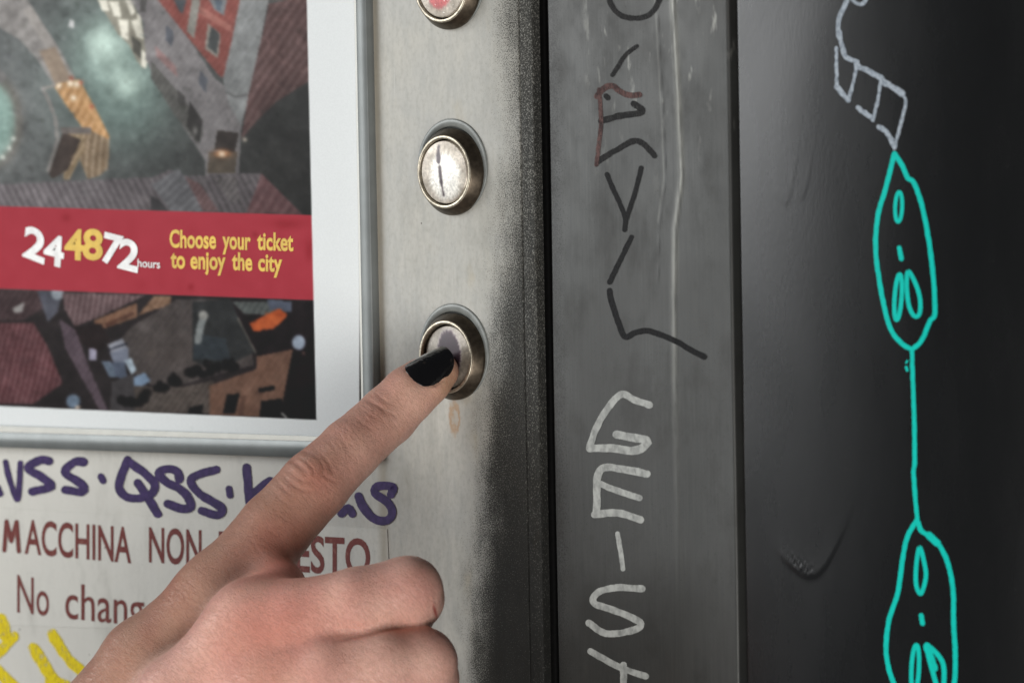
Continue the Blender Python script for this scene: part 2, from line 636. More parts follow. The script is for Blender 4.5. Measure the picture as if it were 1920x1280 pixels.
def loft(name, rows, mat, parent, bev=0.0):
    V = np.concatenate(rows)
    o = mesh_obj(name, V, grid_faces(len(rows), len(rows[0])), mat, parent)
    return o


M_LIP = mat_plain("lip_highlight_white", (248, 246, 236), 0.3, 0.0, 0.04, 200.0)  # near-white colour paints in the highlight of the lit bevel
FH = 0.0027
def down(P, h):
    Q = P.copy()
    Q[:, 1] = -h
    return Q


def bar(name, inner, face_in, face_out, h_in):
    A = line_pts(*inner, h_in)
    B = line_pts(*face_in, FH - 0.0003)
    B2 = line_pts(*[(p[0] + q[0], p[1] + q[1]) for p, q in zip(face_in, bar.d)], FH)
    D = line_pts(*face_out, FH)
    D2 = D.copy()
    D2[:, 1] = -(FH - 0.00025)
    D2 += (D - B2) / np.linalg.norm(D - B2, axis=1)[:, None] * 0.00025
    E = down(D2, -0.0002)
    A0 = down(A, -0.0002)
    o = loft(name, [A0, A, B, B2, D, D2, E], M_FRAME, pframe)
    o.data.materials.append(M_LIP)
    o.data.polygons[1].material_index = 1
    return o


pframe = empty("poster_frame")
pframe.parent = machine
YT, XL = -330.0, -420.0
bar.d = [(2, 0), (2, 0)]
bar("frame_bar", [(658, YT), (679.5, 860)], [(661, YT), (683, 860)], [(684 + .0195 * YT, YT), (702, 860)], 0.0011)
bar.d = [(0, 2), (0, 2)]
bar("frame_bar", [(XL, 798 + .0330 * XL), (680, 798 + .033 * 680)], [(XL, 809 + .030 * XL), (686, 809 + .030 * 686)],
    [(XL, 837 + .034 * XL), (702, 837 + .034 * 702)], 0.0011)
bar.d = [(0, -2), (0, -2)]
bar("frame_bar", [(XL, YT - 5), (660, YT)], [(XL, YT - 16), (666, YT - 11)], [(XL, YT - 44), (680, YT - 40)], 0.0011)
bar.d = [(-2, 0), (-2, 0)]
bar("frame_bar", [(XL + 2, YT - 40), (XL + 12, 830)], [(XL - 1, YT - 40), (XL + 9, 830)], [(XL - 24, YT - 40), (XL - 14, 830)], 0.0011)


# ------------------------------------------------------------------ poster print, painted per vertex
class Paint:
    def __init__(s, x0, x1, y0, y1, step):
        s.xs, s.ys = np.arange(x0, x1, step), np.arange(y0, y1, step)
        s.X, s.Y = np.meshgrid(s.xs, s.ys, indexing='ij')
        s.C = np.zeros(s.X.shape + (3,))
        s.step = step

    def fill(s, c):
        s.C[:] = c

    def mask_poly(s, pts):
        P = np.array(pts, float)
        m = np.zeros(s.X.shape, bool)
        i0, i1 = np.searchsorted(s.xs, [P[:, 0].min(), P[:, 0].max()])
        j0, j1 = np.searchsorted(s.ys, [P[:, 1].min(), P[:, 1].max()])
        if i1 <= i0 or j1 <= j0:
            return m
        X, Y = s.X[i0:i1, j0:j1], s.Y[i0:i1, j0:j1]
        k = np.zeros(X.shape, bool)
        for a, b in zip(P, np.roll(P, -1, 0)):
            if a[1] == b[1]:
                continue
            c = (Y < a[1]) != (Y < b[1])
            k ^= c & (X < (b[0] - a[0]) * (Y - a[1]) / (b[1] - a[1]) + a[0])
        m[i0:i1, j0:j1] = k
        return m

    def poly(s, pts, c, a=1.0, tex=0.0, ang=0.6, freq=0.5):
        m = s.mask_poly(pts)
        col = np.array(c, float)
        if tex:
            w = np.sin((s.X[m] * math.cos(ang) + s.Y[m] * math.sin(ang)) * freq * 1.25 + .5 * np.sin(s.Y[m] * .05))
            col = col + 1.7 * tex * (w[:, None] + RNG.normal(0, .5, (m.sum(), 1)))
        s.C[m] = s.C[m] * (1 - a) + col * a

    def blob(s, cx, cy, rx, ry, c, a=1.0, soft=True):
        d = ((s.X - cx) / rx) ** 2 + ((s.Y - cy) / ry) ** 2
        w = (np.exp(-d) if soft else (1 / (1 + np.exp(np.clip((d - 1) * 8, -40, 40))))) * a
        s.C += (np.array(c, float) - s.C) * w[..., None]

    def line(s, pts, w, c, a=1.0):
        for p, q in zip(pts[:-1], pts[1:]):
            p, q = np.array(p, float), np.array(q, float)
            d = q - p
            t = np.clip(((s.X - p[0]) * d[0] + (s.Y - p[1]) * d[1]) / (d @ d + 1e-9), 0, 1)
            m = np.hypot(s.X - p[0] - t * d[0], s.Y - p[1] - t * d[1]) < w / 2
            s.C[m] = s.C[m] * (1 - a) + np.array(c, float) * a

    def blur(s, r, region=None):
        k = np.exp(-0.5 * (np.arange(-3 * r, 3 * r + 1) / r) ** 2)
        k /= k.sum()
        n = len(k) // 2
        for ax in (0, 1):
            P = np.concatenate([np.repeat(s.C.take([0], ax), n, ax), s.C, np.repeat(s.C.take([-1], ax), n, ax)], ax)
            s.C = sum(k[i] * P.take(range(i, i + s.C.shape[ax]), ax) for i in range(len(k)))


PH = 0.0006
pt = Paint(XL - 2, 676, YT - 4, 832, 2.0)
pt.fill((84, 87, 86))
P_ = pt.poly
pt.blob(0, 150, 190, 260, (118, 122, 122), .6)  # pale haze on the left, a reflection painted into the print
pt.blob(560, 330, 170, 200, (58, 58, 56), .9)
pt.blob(215, 120, 110, 130, (128, 158, 148), .75)
pt.blob(235, 190, 85, 80, (120, 148, 140), .6)
# beyond the left and top edges of the view the square goes on
P_([(-420, -330), (-60, -330), (-10, -60), (-120, 60), (-420, 120)], (112, 104, 100), 1, 6, .9, .3)
P_([(-420, 150), (-230, 120), (-160, 330), (-420, 340)], (104, 88, 84), 1, 6, .5, .4)
P_([(120, -330), (420, -330), (300, 0), (210, 0)], (120, 118, 116), 1, 4)
P_([(430, -330), (676, -330), (600, 0), (300, 0)], (128, 92, 86), 1, 6, .2, .25)
# colonnade with the lit end
P_([(-60, -80), (20, -60), (55, 5), (112, 92), (142, 148), (104, 166), (70, 112), (36, 74), (-30, 36)], (138, 134, 131), 1, 4, .8, .22)
P_([(42, 20), (58, 10), (140, 145), (126, 152)], (158, 152, 146), .7)
P_([(74, 96), (104, 88), (134, 150), (106, 163)], (150, 128, 106), .8)
P_([(100, 160), (148, 148), (180, 205), (206, 258), (204, 286), (184, 268), (152, 236), (126, 200)], (196, 146, 92), 1, 8, .5, .35)
P_([(150, 176), (176, 200), (200, 255), (184, 240)], (222, 170, 112), .7)
P_([(160, 240), (206, 262), (203, 318), (186, 330), (164, 336), (150, 300)], (142, 120, 94), 1, 10, .1, .4)
P_([(126, 250), (160, 244), (158, 280), (130, 338), (118, 338)], (150, 128, 98), 1, 8)
P_([(118, 248), (152, 262), (128, 318), (98, 336), (92, 326)], (72, 60, 54))
pt.line([(80, 166), (92, 190), (104, 222), (108, 262), (90, 320)], 7, (132, 128, 124))
pt.line([(86, 165), (103, 160)], 5, (140, 134, 128))
P_([(112, 238), (172, 240), (170, 250), (116, 252)], (110, 102, 98))
for q in ((111, 162, 5), (138, 184, 5), (132, 157, 6), (144, 158, 6)):
    pt.blob(q[0], q[1], q[2], q[2], (255, 240, 214))
for q in ((152, 155), (172, 200), (134, 147)):
    pt.blob(q[0], q[1], 4, 4, (190, 92, 66))
pt.blob(-14, 228, 56, 86, (118, 112, 104), 1, False)
pt.blob(-18, 228, 46, 74, (128, 158, 148), 1, False)
P_([(-40, 125), (0, 130), (14, 146), (4, 156), (-40, 156)], (124, 122, 120))
for q in ((5, 295), (18, 278), (25, 260)):
    pt.blob(q[0], q[1], 4, 4, (214, 220, 210))
# pools of light
for q in ((194, 82, 34, 34, .95), (238, 160, 32, 30, .8), (214, 122, 42, 42, .45)):
    pt.blob(q[0], q[1], q[2], q[3], (198, 226, 212), q[4])
# market stalls
P_([(182, 0), (246, 0), (266, 40), (276, 112), (268, 130), (258, 116), (240, 82), (222, 66), (198, 26)], (146, 142, 126))
for w in ([(184, 0), (200, 0), (206, 22), (192, 22)], [(204, 4), (222, 2), (228, 34), (214, 30)], [(236, 2), (246, 2), (254, 24), (246, 30)],
          [(222, 38), (240, 36), (242, 76), (228, 70)], [(246, 40), (264, 34), (270, 76), (256, 68)], [(264, 92), (280, 104), (273, 130), (266, 124)],
          [(256, 24), (266, 30), (266, 50), (258, 40)]):
    P_(w, (226, 222, 204))
P_([(246, 66), (264, 80), (266, 112), (250, 96)], (92, 90, 82))
P_([(132, 36), (140, 40), (138, 54), (128, 50)], (186, 186, 186))
# long pale facade and shop fronts
P_([(246, 0), (300, 0), (355, 75), (405, 150), (462, 186), (452, 244), (448, 332), (386, 332), (384, 300), (345, 240), (290, 150), (274, 112), (268, 40)], (132, 128, 129), 1, 2)
P_([(282, 112), (330, 168), (372, 222), (382, 252), (370, 270), (326, 214), (283, 146)], (100, 99, 95), 1, 3)
P_([(290, 84), (330, 126), (334, 146), (294, 106)], (148, 116, 114))
P_([(356, 190), (380, 226), (374, 268), (350, 236)], (66, 64, 62))
P_([(334, 168), (348, 182), (346, 206), (333, 192)], (76, 74, 72))
pt.blob(366, 246, 4, 8, (150, 148, 144))
for w in ([(312, 48), (326, 60), (323, 88), (310, 74)], [(375, 132), (389, 148), (386, 174), (373, 157)]):
    P_(w, (96, 100, 110))
P_([(262, 0), (276, 0), (272, 24), (264, 22)], (96, 94, 92))
# red painted upper storeys with grey windows
P_([(296, 0), (450, 0), (432, 142), (414, 146), (355, 74)], (150, 80, 72), 1, 3)
P_([(326, 0), (350, 0), (342, 28), (336, 20)], (86, 92, 98))
P_([(360, 0), (376, 0), (364, 74), (350, 58)], (140, 138, 130))
P_([(392, 0), (426, 0), (420, 30), (402, 18)], (120, 124, 128))
P_([(402, 0), (418, 0), (414, 22), (406, 18)], (86, 98, 110))
P_([(390, 44), (414, 64), (409, 110), (384, 92)], (152, 146, 136))
P_([(396, 50), (412, 64), (406, 102), (389, 88)], (84, 88, 88))
P_([(376, 12), (436, 50), (434, 62), (374, 26)], (176, 110, 98), .8)
# round corner tower
P_([(450, 0), (504, 0), (494, 50), (474, 160), (452, 236), (430, 196), (418, 148), (436, 70)], (142, 145, 145), 1, 2)
pt.line([(424, 172), (440, 182), (462, 178)], 4, (112, 112, 112))
P_([(504, 8), (540, 0), (578, 0), (583, 150), (520, 190), (480, 230), (452, 262), (466, 178), (494, 56)], (110, 82, 80), 1, 6, .6, .35)
P_([(408, 244), (448, 250), (440, 286), (402, 280)], (66, 58, 54))
P_([(392, 286), (446, 284), (440, 326), (388, 326)], (104, 92, 78))
pt.blob(417, 288, 15, 7, (240, 150, 86))
pt.blob(416, 289, 6, 5, (255, 236, 206))
pt.blob(459, 262, 4, 4, (222, 206, 186))
# tiled roofs in front
P_([(-420, 352), (0, 346), (200, 336), (288, 332), (320, 317), (346, 330), (490, 324), (566, 402), (-420, 398)], (110, 103, 106), 1, 7, -.5, .42)
P_([(284, 346), (334, 317), (402, 398), (322, 398)], (116, 116, 120), 1, 5, .8, .4)
P_([(346, 330), (376, 346), (412, 398), (382, 398)], (128, 98, 98), 1, 5)
P_([(400, 334), (440, 330), (452, 376), (432, 380)], (118, 112, 112), 1, 7)
P_([(490, 324), (568, 404), (462, 400), (482, 350)], (124, 86, 88), 1, 5, .5, .3)
P_([(282, 366), (300, 376), (318, 398), (284, 398)], (74, 72, 74))
# ---- lower picture
low = [(-420, 530), (600, 560), (600, 800), (-420, 780)]
P_(low, (56, 49, 50))
P_([(-420, 540), (-60, 540), (-20, 760), (-420, 760)], (96, 70, 70), 1, 7, .2, .4)
P_([(-70, 606), (62, 604), (90, 650), (118, 718), (62, 757), (-70, 757)], (116, 74, 78), 1, 8, .25, .5)
P_([(-60, 541), (70, 543), (88, 574), (40, 602), (-60, 598)], (84, 66, 68), 1, 4)
P_([(24, 578), (46, 566), (42, 584), (27, 588)], (164, 160, 158))
P_([(70, 545), (118, 546), (108, 586), (90, 604)], (92, 94, 106))
pt.blob(108, 550, 12, 12, (160, 170, 180), 1, False)
P_([(116, 548), (274, 553), (186, 594), (140, 612), (122, 580)], (122, 98, 100), 1, 9, .2, .5)
P_([(178, 600), (256, 568), (258, 594), (178, 622)], (148, 108, 84), 1, 3)
P_([(196, 606), (250, 584), (252, 590), (200, 614)], (110, 74, 60))
P_([(258, 592), (288, 556), (322, 556), (318, 574), (290, 580)], (146, 112, 88), 1, 5)
P_([(246, 612), (330, 562), (432, 560), (470, 650), (476, 684), (300, 732), (252, 700), (218, 646)], (92, 84, 82), 1, 2)
pt.blob(330, 660, 60, 40, (104, 94, 90), .5)
P_([(362, 566), (434, 560), (478, 660), (430, 684), (392, 690), (362, 676)], (54, 57, 58), .9)
P_([(366, 626), (424, 634), (432, 676), (362, 672)], (64, 74, 82), .8)
pt.line([(382, 594), (376, 610), (371, 638)], 14, (132, 138, 138))
pt.blob(381, 591, 9, 9, (160, 160, 154), .9, False)
P_([(432, 560), (592, 566), (594, 792), (520, 782), (546, 664), (482, 672)], (42, 33, 36))
P_([(434, 564), (546, 566), (522, 592), (458, 588)], (96, 102, 100), 1, 6)
P_([(500, 560), (548, 566), (546, 586), (506, 580)], (90, 98, 116))
P_([(468, 606), (524, 578), (540, 590), (514, 616), (476, 622)], (206, 92, 40))
P_([(500, 590), (538, 594), (520, 612)], (220, 104, 48))
pt.line([(446, 596), (480, 662)], 4, (120, 116, 106), .7)
P_([(112, 598), (142, 618), (168, 690), (204, 772), (186, 768), (122, 652)], (104, 88, 98), 1, 3)
P_([(140, 614), (190, 606), (206, 640), (176, 664), (150, 640)], (54, 42, 42))
for w, c in (([(202, 646), (230, 634), (240, 654), (210, 668)], (156, 160, 172)), ([(206, 662), (242, 650), (240, 680), (214, 682)], (136, 144, 164)),
             ([(167, 652), (181, 655), (180, 676), (168, 674)], (170, 166, 190)), ([(234, 676), (246, 671), (256, 694), (246, 702)], (190, 210, 226)),
             ([(238, 712), (272, 698), (282, 714), (258, 730)], (126, 152, 182)), ([(190, 678), (206, 676), (224, 708), (206, 708)], (112, 128, 148)),
             ([(210, 680), (234, 678), (240, 712), (216, 706)], (100, 112, 134))):
    P_(w, c)
pt.line([(203, 656), (238, 644)], 3, (40, 44, 60))
P_([(204, 772), (216, 722), (340, 726), (402, 712), (392, 776)], (98, 88, 82), 1, 4)
P_([(394, 722), (480, 692), (482, 668), (550, 654), (536, 722), (526, 784), (392, 778)], (134, 98, 80), 1, 2)
P_([(210, 716), (250, 700), (254, 772), (206, 772)], (84, 80, 82))
for x, y in ((300, 727), (331, 711), (363, 699), (397, 691), (428, 684), (268, 742), (240, 757)):
    for _k in range(7):
        pt.blob(x + RNG.normal(0, 7), y + RNG.normal(0, 5), RNG.uniform(5, 11), RNG.uniform(5, 10), np.array((24, 20, 20)) + RNG.uniform(0, 14), .9, False)
for w in ([(425, 740), (450, 737), (440, 776), (418, 774)], [(355, 764), (382, 757), (378, 776), (352, 774)], [(485, 728), (515, 722), (515, 731), (485, 736)],
          [(490, 752), (530, 746), (526, 784), (486, 782)]):
    P_(w, (28, 25, 24))
P_([(452, 742), (462, 740), (456, 780), (446, 778)], (110, 78, 64))
P_([(536, 722), (550, 652), (574, 640), (597, 600), (597, 796), (524, 784)], (38, 22, 26))
pt.line([(528, 774), (538, 784)], 4, (170, 170, 166))
pt.blob(560, 642, 12.5, 14, (164, 180, 200), 1, False)
pt.blob(137, 752, 12.5, 13, (124, 146, 170), 1, False)
pt.blob(146, 764, 5, 4, (220, 200, 180), 1, False)
pt.blob(569, 662, 3, 3, (150, 120, 110))
for _k in range(1500):
    qx, qy = RNG.uniform(-410, 590), RNG.uniform(-320, 780)
    if 375 < qy < 570 or (150 < qx < 300 and 40 < qy < 300 and qx < 150 + qy * .55):
        continue
    ii, jj = min(np.searchsorted(pt.xs, qx), len(pt.xs) - 1), min(np.searchsorted(pt.ys, qy), len(pt.ys) - 1)
    lc = pt.C[ii, jj] * RNG.uniform(.60, 1.15) + RNG.normal(0, 2, 3)
    an = RNG.choice([.95, -.55, .25]) + RNG.normal(0, .12)
    la, lb = RNG.uniform(2, 9), RNG.uniform(1.5, 4)
    ca, sa = math.cos(an), math.sin(an)
    P_([(qx + a_ * la * ca - b_ * lb * sa, qy + a_ * la * sa + b_ * lb * ca) for a_, b_ in ((-1, -1), (1, -1), (1, 1), (-1, 1))], lc, RNG.uniform(.12, .45))
pt.C += RNG.normal(0, 1, pt.X.shape)[..., None] * 3.0
_g = RNG.normal(0, 1, (60, 60))
_gi = np.linspace(0, 58.99, pt.X.shape[0])[:, None]
_gj = np.linspace(0, 58.99, pt.X.shape[1])[None, :]
_a, _b = _gi.astype(int), _gj.astype(int)
_fi, _fj = _gi - _a, _gj - _b
cl = (_g[_a, _b] * (1 - _fi) * (1 - _fj) + _g[_a + 1, _b] * _fi * (1 - _fj) + _g[_a, _b + 1] * (1 - _fi) * _fj + _g[_a + 1, _b + 1] * _fi * _fj)
pt.C += cl[..., None] * 4.0
pt.C *= np.where(pt.Y > 500, .80, np.clip(1.02 - .30 * np.clip(pt.X, 0, 600) / 600 * np.clip(.4 + pt.Y / 300, .3, 1), 0, 2))[..., None]  # upper picture graded darker rightwards, keeping the painted haze upper left
pt.C = np.where((pt.Y > 500)[..., None], (pt.C - 32) * 1.30 + 14, (pt.C - 40) * 1.14 + 28)
for _n, _amp in ((12, 3.0), (30, 3.5), (75, 4.5), (160, 5.0)):
    _g = RNG.normal(0, 1, (_n + 2, _n + 2))
    _gi = np.linspace(0, _n - .01, pt.X.shape[0])[:, None]
    _gj = np.linspace(0, _n - .01, pt.X.shape[1])[None, :]
    _a, _b = _gi.astype(int), _gj.astype(int)
    _fi, _fj = _gi - _a, _gj - _b
    _v = (_g[_a, _b] * (1 - _fi) * (1 - _fj) + _g[_a + 1, _b] * _fi * (1 - _fj) + _g[_a, _b + 1] * (1 - _fi) * _fj + _g[_a + 1, _b + 1] * _fi * _fj)
    pt.C += (_v * _amp)[..., None] * (np.clip(pt.C, 4, 255) / 90.0) ** .7
pt.C = pt.C * .74 + .26 * pt.C.mean(-1, keepdims=True)
pt.C = np.clip(pt.C, 6, 255)
pt.blur(1.0)
# red band
def soft(d, w=1.4):
    return np.clip(.5 + d / (2 * w), 0, 1)


m = soft(pt.Y - (386.7 + .0285 * pt.X)) * soft(541 + .0369 * pt.X - pt.Y)
pt.C += (np.array((160, 48, 60)) + cl[..., None] * 2.0 - pt.C) * m[..., None]
bx = pt.C.copy()
for q in ((124, 408, 9, 8), (358, 538, 6, 7), (580, 470, 8, 22), (540, 420, 30, 10), (478, 440, 6, 6)):
    w = np.exp(-((pt.X - q[0]) / q[2]) ** 2 - ((pt.Y - q[1]) / q[3]) ** 2) * m * .55
    pt.C += (np.array((128, 20, 30)) - pt.C) * w[..., None]
# white paper margin
m = np.maximum(soft(pt.X - (575 + .0229 * pt.Y)), soft(pt.Y - (760.7 + .0438 * pt.X)))
pt.C += (np.array((222, 226, 226)) - pt.C) * m[..., None]
pt.C += ((np.array((196, 200, 200)) - pt.C) * (.35 * np.exp(-((pt.X - 360) / 4) ** 2 - ((pt.Y - 802) / 3) ** 2) * m)[..., None])
pt.C = np.clip(pt.C, 0, 255)
VP = unproj(pt.X.ravel(), pt.Y.ravel(), PH)
POSTER_SIDE = 1.0
M_POSTER = mat_vcol("glossy_poster_print", 0.55, 0.02, 0.10, 0.0, 0.05, 2600.0)
poster = mesh_obj("poster", VP, grid_faces(*pt.X.shape), M_POSTER, None, colors=lin(pt.C).reshape(-1, 3))
sol = poster.modifiers.new("paper", 'SOLIDIFY')
sol.thickness, sol.offset = 0.0003, POSTER_SIDE
tag(poster, "glossy white-bordered poster of a city square at dusk with a red ticket banner", "poster")

M_WHITE_INK = mat_plain("white_print", (232, 232, 230), 0.4)
M_YEL_INK = mat_plain("yellow_print", (214, 176, 52), 0.4)
HL = PH + 0.0001
for ch, x0, x1, b0, b1, cp, rot, mt, bd in (
        ("2", 44, 86, 480, 492, 55, 0.10, M_WHITE_INK, .03), ("4", 82, 120, 492, 500, 53, 0.05, M_WHITE_INK, .03),
        ("4", 121, 157, 484, 486, 53, 0.02, M_YEL_INK, .03), ("8", 155, 193, 484, 486, 53, 0.03, M_YEL_INK, .03),
        ("7", 192, 229, 491, 495, 52, 0.14, M_WHITE_INK, .03), ("2", 222, 261, 502, 508, 53, 0.10, M_WHITE_INK, .03)):
    lettering("digit", ch, x0, x1, b0, b1, cp, cp, mt, poster, HL, bd, rot)
    HL += 0.00002
lettering("small_word", "hours", 258, 300, 500, 503, 15, 15, M_WHITE_INK, poster, HL, .01)
for wd, x0, x1, b0 in (("Choose", 318, 405, 465), ("your", 417, 470, 467.5), ("ticket", 482, 550, 469.5)):
    lettering("slogan_word", wd, x0, x1, b0 - 2.2, b0 + .4, 31, 32, M_YEL_INK, poster, PH + .0001, .028)
for wd, x0, x1, b0 in (("to", 320, 347, 502), ("enjoy", 357, 423, 504), ("the", 435, 473, 506), ("city", 484, 529, 508)):
    lettering("slogan_word", wd, x0, x1, b0 - 1.2, b0 + 1, 31, 32, M_YEL_INK, poster, PH + .0001, .028)

# ------------------------------------------------------------------ notice sticker
SH = 0.00014
SP = [(-250, 938), (726, 992), (735, 1192), (-250, 1164)]
top = unproj([p[0] for p in SP], [p[1] for p in SP], SH)
V = np.concatenate([top, down(top, 0.00003)])
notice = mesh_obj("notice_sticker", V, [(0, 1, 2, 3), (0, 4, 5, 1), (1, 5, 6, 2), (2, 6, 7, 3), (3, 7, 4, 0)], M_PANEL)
tag(notice, "pale label strip printed in dark red saying the machine gives no change", "label")
M_RED = mat_ink("worn_dark_red_print", (108, 50, 46), (130, 82, 74), 900.0, .5, .75)
LH = SH + .00006
for wd, x0, x1, b0, b1, c0, c1 in (("LA", -75, -20, 1027, 1031, 59, 59), ("ACCHINA", 46, 246, 1036, 1054, 61, 64), ("NON", 279, 378, 1052, 1059, 63, 64),
                                   ("DA'", 410, 490, 1061, 1066, 64, 65), ("RESTO", 518, 694, 1067, 1079, 65, 67)):
    lettering("printed_word", wd, x0, x1, b0, b1, c0, c1, M_RED, notice, LH, .018)
for wd, x0, x1, b0, b1, c0, c1 in (("No", 32, 92, 1147, 1154, 70, 66), ("change", 122, 300, 1158, 1176, 66, 66), ("given", 330, 470, 1178, 1190, 66, 66)):
    lettering("printed_word", wd, x0, x1, b0, b1, c0, c1, M_RED, notice, LH, 0.006)

for p in ([(8, 1031), (12, 977)], [(12, 977), (21, 1014)], [(21, 1014), (31, 978)], [(31, 978), (35, 1033)]):
    stroke("printed_stroke", p, 8.5, M_RED, notice, None, LH + .00003, jit=0.0, taper=(.95, .95))

# ------------------------------------------------------------------ purple and yellow scrawl on the front panel
M_PUR = mat_ink("purple_marker", (50, 35, 80), (66, 48, 98), 700.0, .4, .7, .95, .08)
M_YELP = mat_ink("yellow_spray_paint", (226, 204, 10), (210, 184, 18), 500.0, .4, .75, .95, .55)
PUR = [
    [(10, 866), (18, 900), (32, 936), (36, 905), (38, 868)],
    [(92, 864), (76, 862), (52, 876), (74, 892), (97, 908), (92, 914), (60, 921)],
    [(157, 866), (140, 866), (121, 884), (141, 899), (158, 913), (154, 922), (122, 918)],
    [(189, 893), (193, 901)],
    [(239, 862), (228, 890), (223, 915), (237, 931), (263, 933), (285, 924), (289, 906), (271, 887), (244, 868)],
    [(258, 905), (274, 929), (296, 963)],
    [(336, 898), (332, 884), (314, 879), (297, 887), (312, 904), (334, 914), (352, 932), (357, 950), (340, 953), (314, 944)],
    [(405, 880), (374, 889), (357, 901), (372, 924), (398, 940), (416, 954), (406, 965), (378, 957)],
    [(429, 916), (431, 928)],
    [(462, 876), (464, 905), (467, 940)],
    [(506, 901), (485, 916), (470, 932)],
    [(640, 962), (652, 952), (660, 962)],
    [(733, 926), (736, 912), (708, 911), (703, 924), (728, 943), (735, 964), (722, 976), (698, 970), (680, 948), (672, 930)],
    [(-6, 913), (0, 925)],
    [(-90, 850), (-60, 880), (-80, 905), (-40, 912)],
]
for p in PUR:
    stroke("marker_stroke", p, (11 if p is PUR[0] else 16) if len(p) > 2 else 13, M_PUR, panel, None, .00018)
YEL = [([(2, 1160), (8, 1190)], 26), ([(26, 1192), (10, 1210), (-8, 1230)], 22), ([(62, 1214), (88, 1256), (110, 1288)], 24),
       ([(98, 1188), (118, 1222), (160, 1266), (190, 1300)], 24), ([(-10, 1252), (14, 1276), (40, 1300)], 26), ([(98, 1276), (125, 1290), (80, 1300)], 34)]
for p, w in YEL:
    stroke("spray_stroke", p, w * .85, M_YELP, panel, None, .00018, jit=.10)

# ------------------------------------------------------------------ marks on the steel post
M_MARK = mat_ink("faded_black_marker", (12, 11, 11), (28, 26, 25), 800.0, .4, .7, .93, .40)
M_MARK2 = mat_ink("black_marker", (6, 6, 7), (13, 12, 13), 800.0, .4, .7, .97, .10)
M_BROWN = mat_ink("rubbed_brown_marker", (52, 32, 31), (92, 66, 62), 600.0, .35, .65, .95, .45)
M_DULLW = mat_ink("dull_white_paint", (172, 174, 170), (142, 144, 141), 420.0, .35, .65, .95, .22, .4)
MK = [([(1140, -16), (1144, 4), (1155, 22), (1174, 33), (1206, 33), (1226, 19), (1238, -4)], 10, M_MARK),
      ([(1194, 87), (1173, 103), (1157, 127), (1148, 141)], 8, M_MARK),
      ([(1199, 178), (1180, 179), (1162, 171), (1148, 161), (1131, 167), (1119, 181)], 11, M_BROWN),
      ([(1136, 180), (1140, 184)], 10, M_MARK),
      ([(1123, 168), (1127, 227), (1123, 267), (1118, 309)], 8, M_BROWN),
      ([(1127, 227), (1160, 218), (1193, 213), (1204, 207), (1188, 195)], 12, M_MARK),
      ([(1121, 303), (1153, 283), (1187, 265), (1207, 271), (1227, 292)], 11, M_MARK),
      ([(1138, 327), (1148, 352), (1162, 382), (1172, 410), (1171, 431)], 9, M_MARK2),
      ([(1202, 315), (1190, 362), (1174, 410)], 9, M_MARK2),
      ([(1184, 445), (1173, 467), (1143, 529)], 10, M_MARK2),
      ([(1143, 545), (1147, 567), (1160, 607), (1172, 631), (1190, 624), (1213, 620), (1240, 628), (1270, 641), (1295, 656), (1320, 669)], 11, M_MARK2)]
for p, w, mt in MK:
    stroke("marker_stroke", p, w, mt, post, h_post)
WH = [([(1218, 759), (1191, 750), (1166, 739), (1141, 763), (1119, 800), (1106, 836)], 13),
      ([(1106, 840), (1150, 840), (1187, 845), (1211, 834), (1213, 825), (1180, 819), (1156, 814)], 15),
      ([(1213, 888), (1178, 881), (1134, 876), (1120, 895), (1119, 930), (1118, 962)], 14),
      ([(1123, 906), (1160, 920), (1199, 933)], 12), ([(1115, 964), (1159, 961), (1201, 974)], 14),
      ([(1158, 1000), (1164, 1035), (1168, 1066)], 9),
      ([(1204, 1103), (1155, 1101), (1121, 1110), (1114, 1130), (1159, 1146), (1201, 1167), (1186, 1181), (1137, 1187), (1104, 1167)], 13),
      ([(1107, 1220), (1164, 1251), (1211, 1267)], 12), ([(1169, 1246), (1169, 1300)], 13),
      ([(1120, 1330), (1160, 1345), (1205, 1335)], 13)]
for p, w in WH:
    stroke("paint_stroke", p, w, M_DULLW, post, h_post)

# ------------------------------------------------------------------ marks on the black panel
M_CHALK = mat_ink("pale_paint_pen", (168, 178, 188), (132, 142, 152), 1400.0, .4, .65, .97, .35)
M_CYAN = mat_ink("turquoise_paint_pen", (0, 190, 176), (0, 182, 168), 700.0, .4, .7, 1.0, 0.0, .45)
CH = [([(1590, -14), (1585, 8), (1573, 35), (1572, 60), (1578, 85), (1587, 107), (1607, 116)], 9), ([(1592, -6), (1606, 6), (1617, 8), (1626, -4)], 7),
      ([(1568, 90), (1569, 163)], 6), ([(1569, 163), (1590, 188)], 10), ([(1590, 189), (1600, 155), (1607, 120)], 6), ([(1606, 122), (1653, 147)], 10), ([(1653, 147), (1646, 185), (1637, 226)], 6),
      ([(1609, 202), (1635, 222)], 9), ([(1659, 154), (1692, 176)], 11), ([(1692, 176), (1698, 194), (1688, 235), (1677, 279)], 6), ([(1648, 238), (1664, 250), (1677, 276)], 9)]
for p, w in CH:
    stroke("paint_pen_stroke", p, w, M_CHALK, black, h_black, jit=.14)
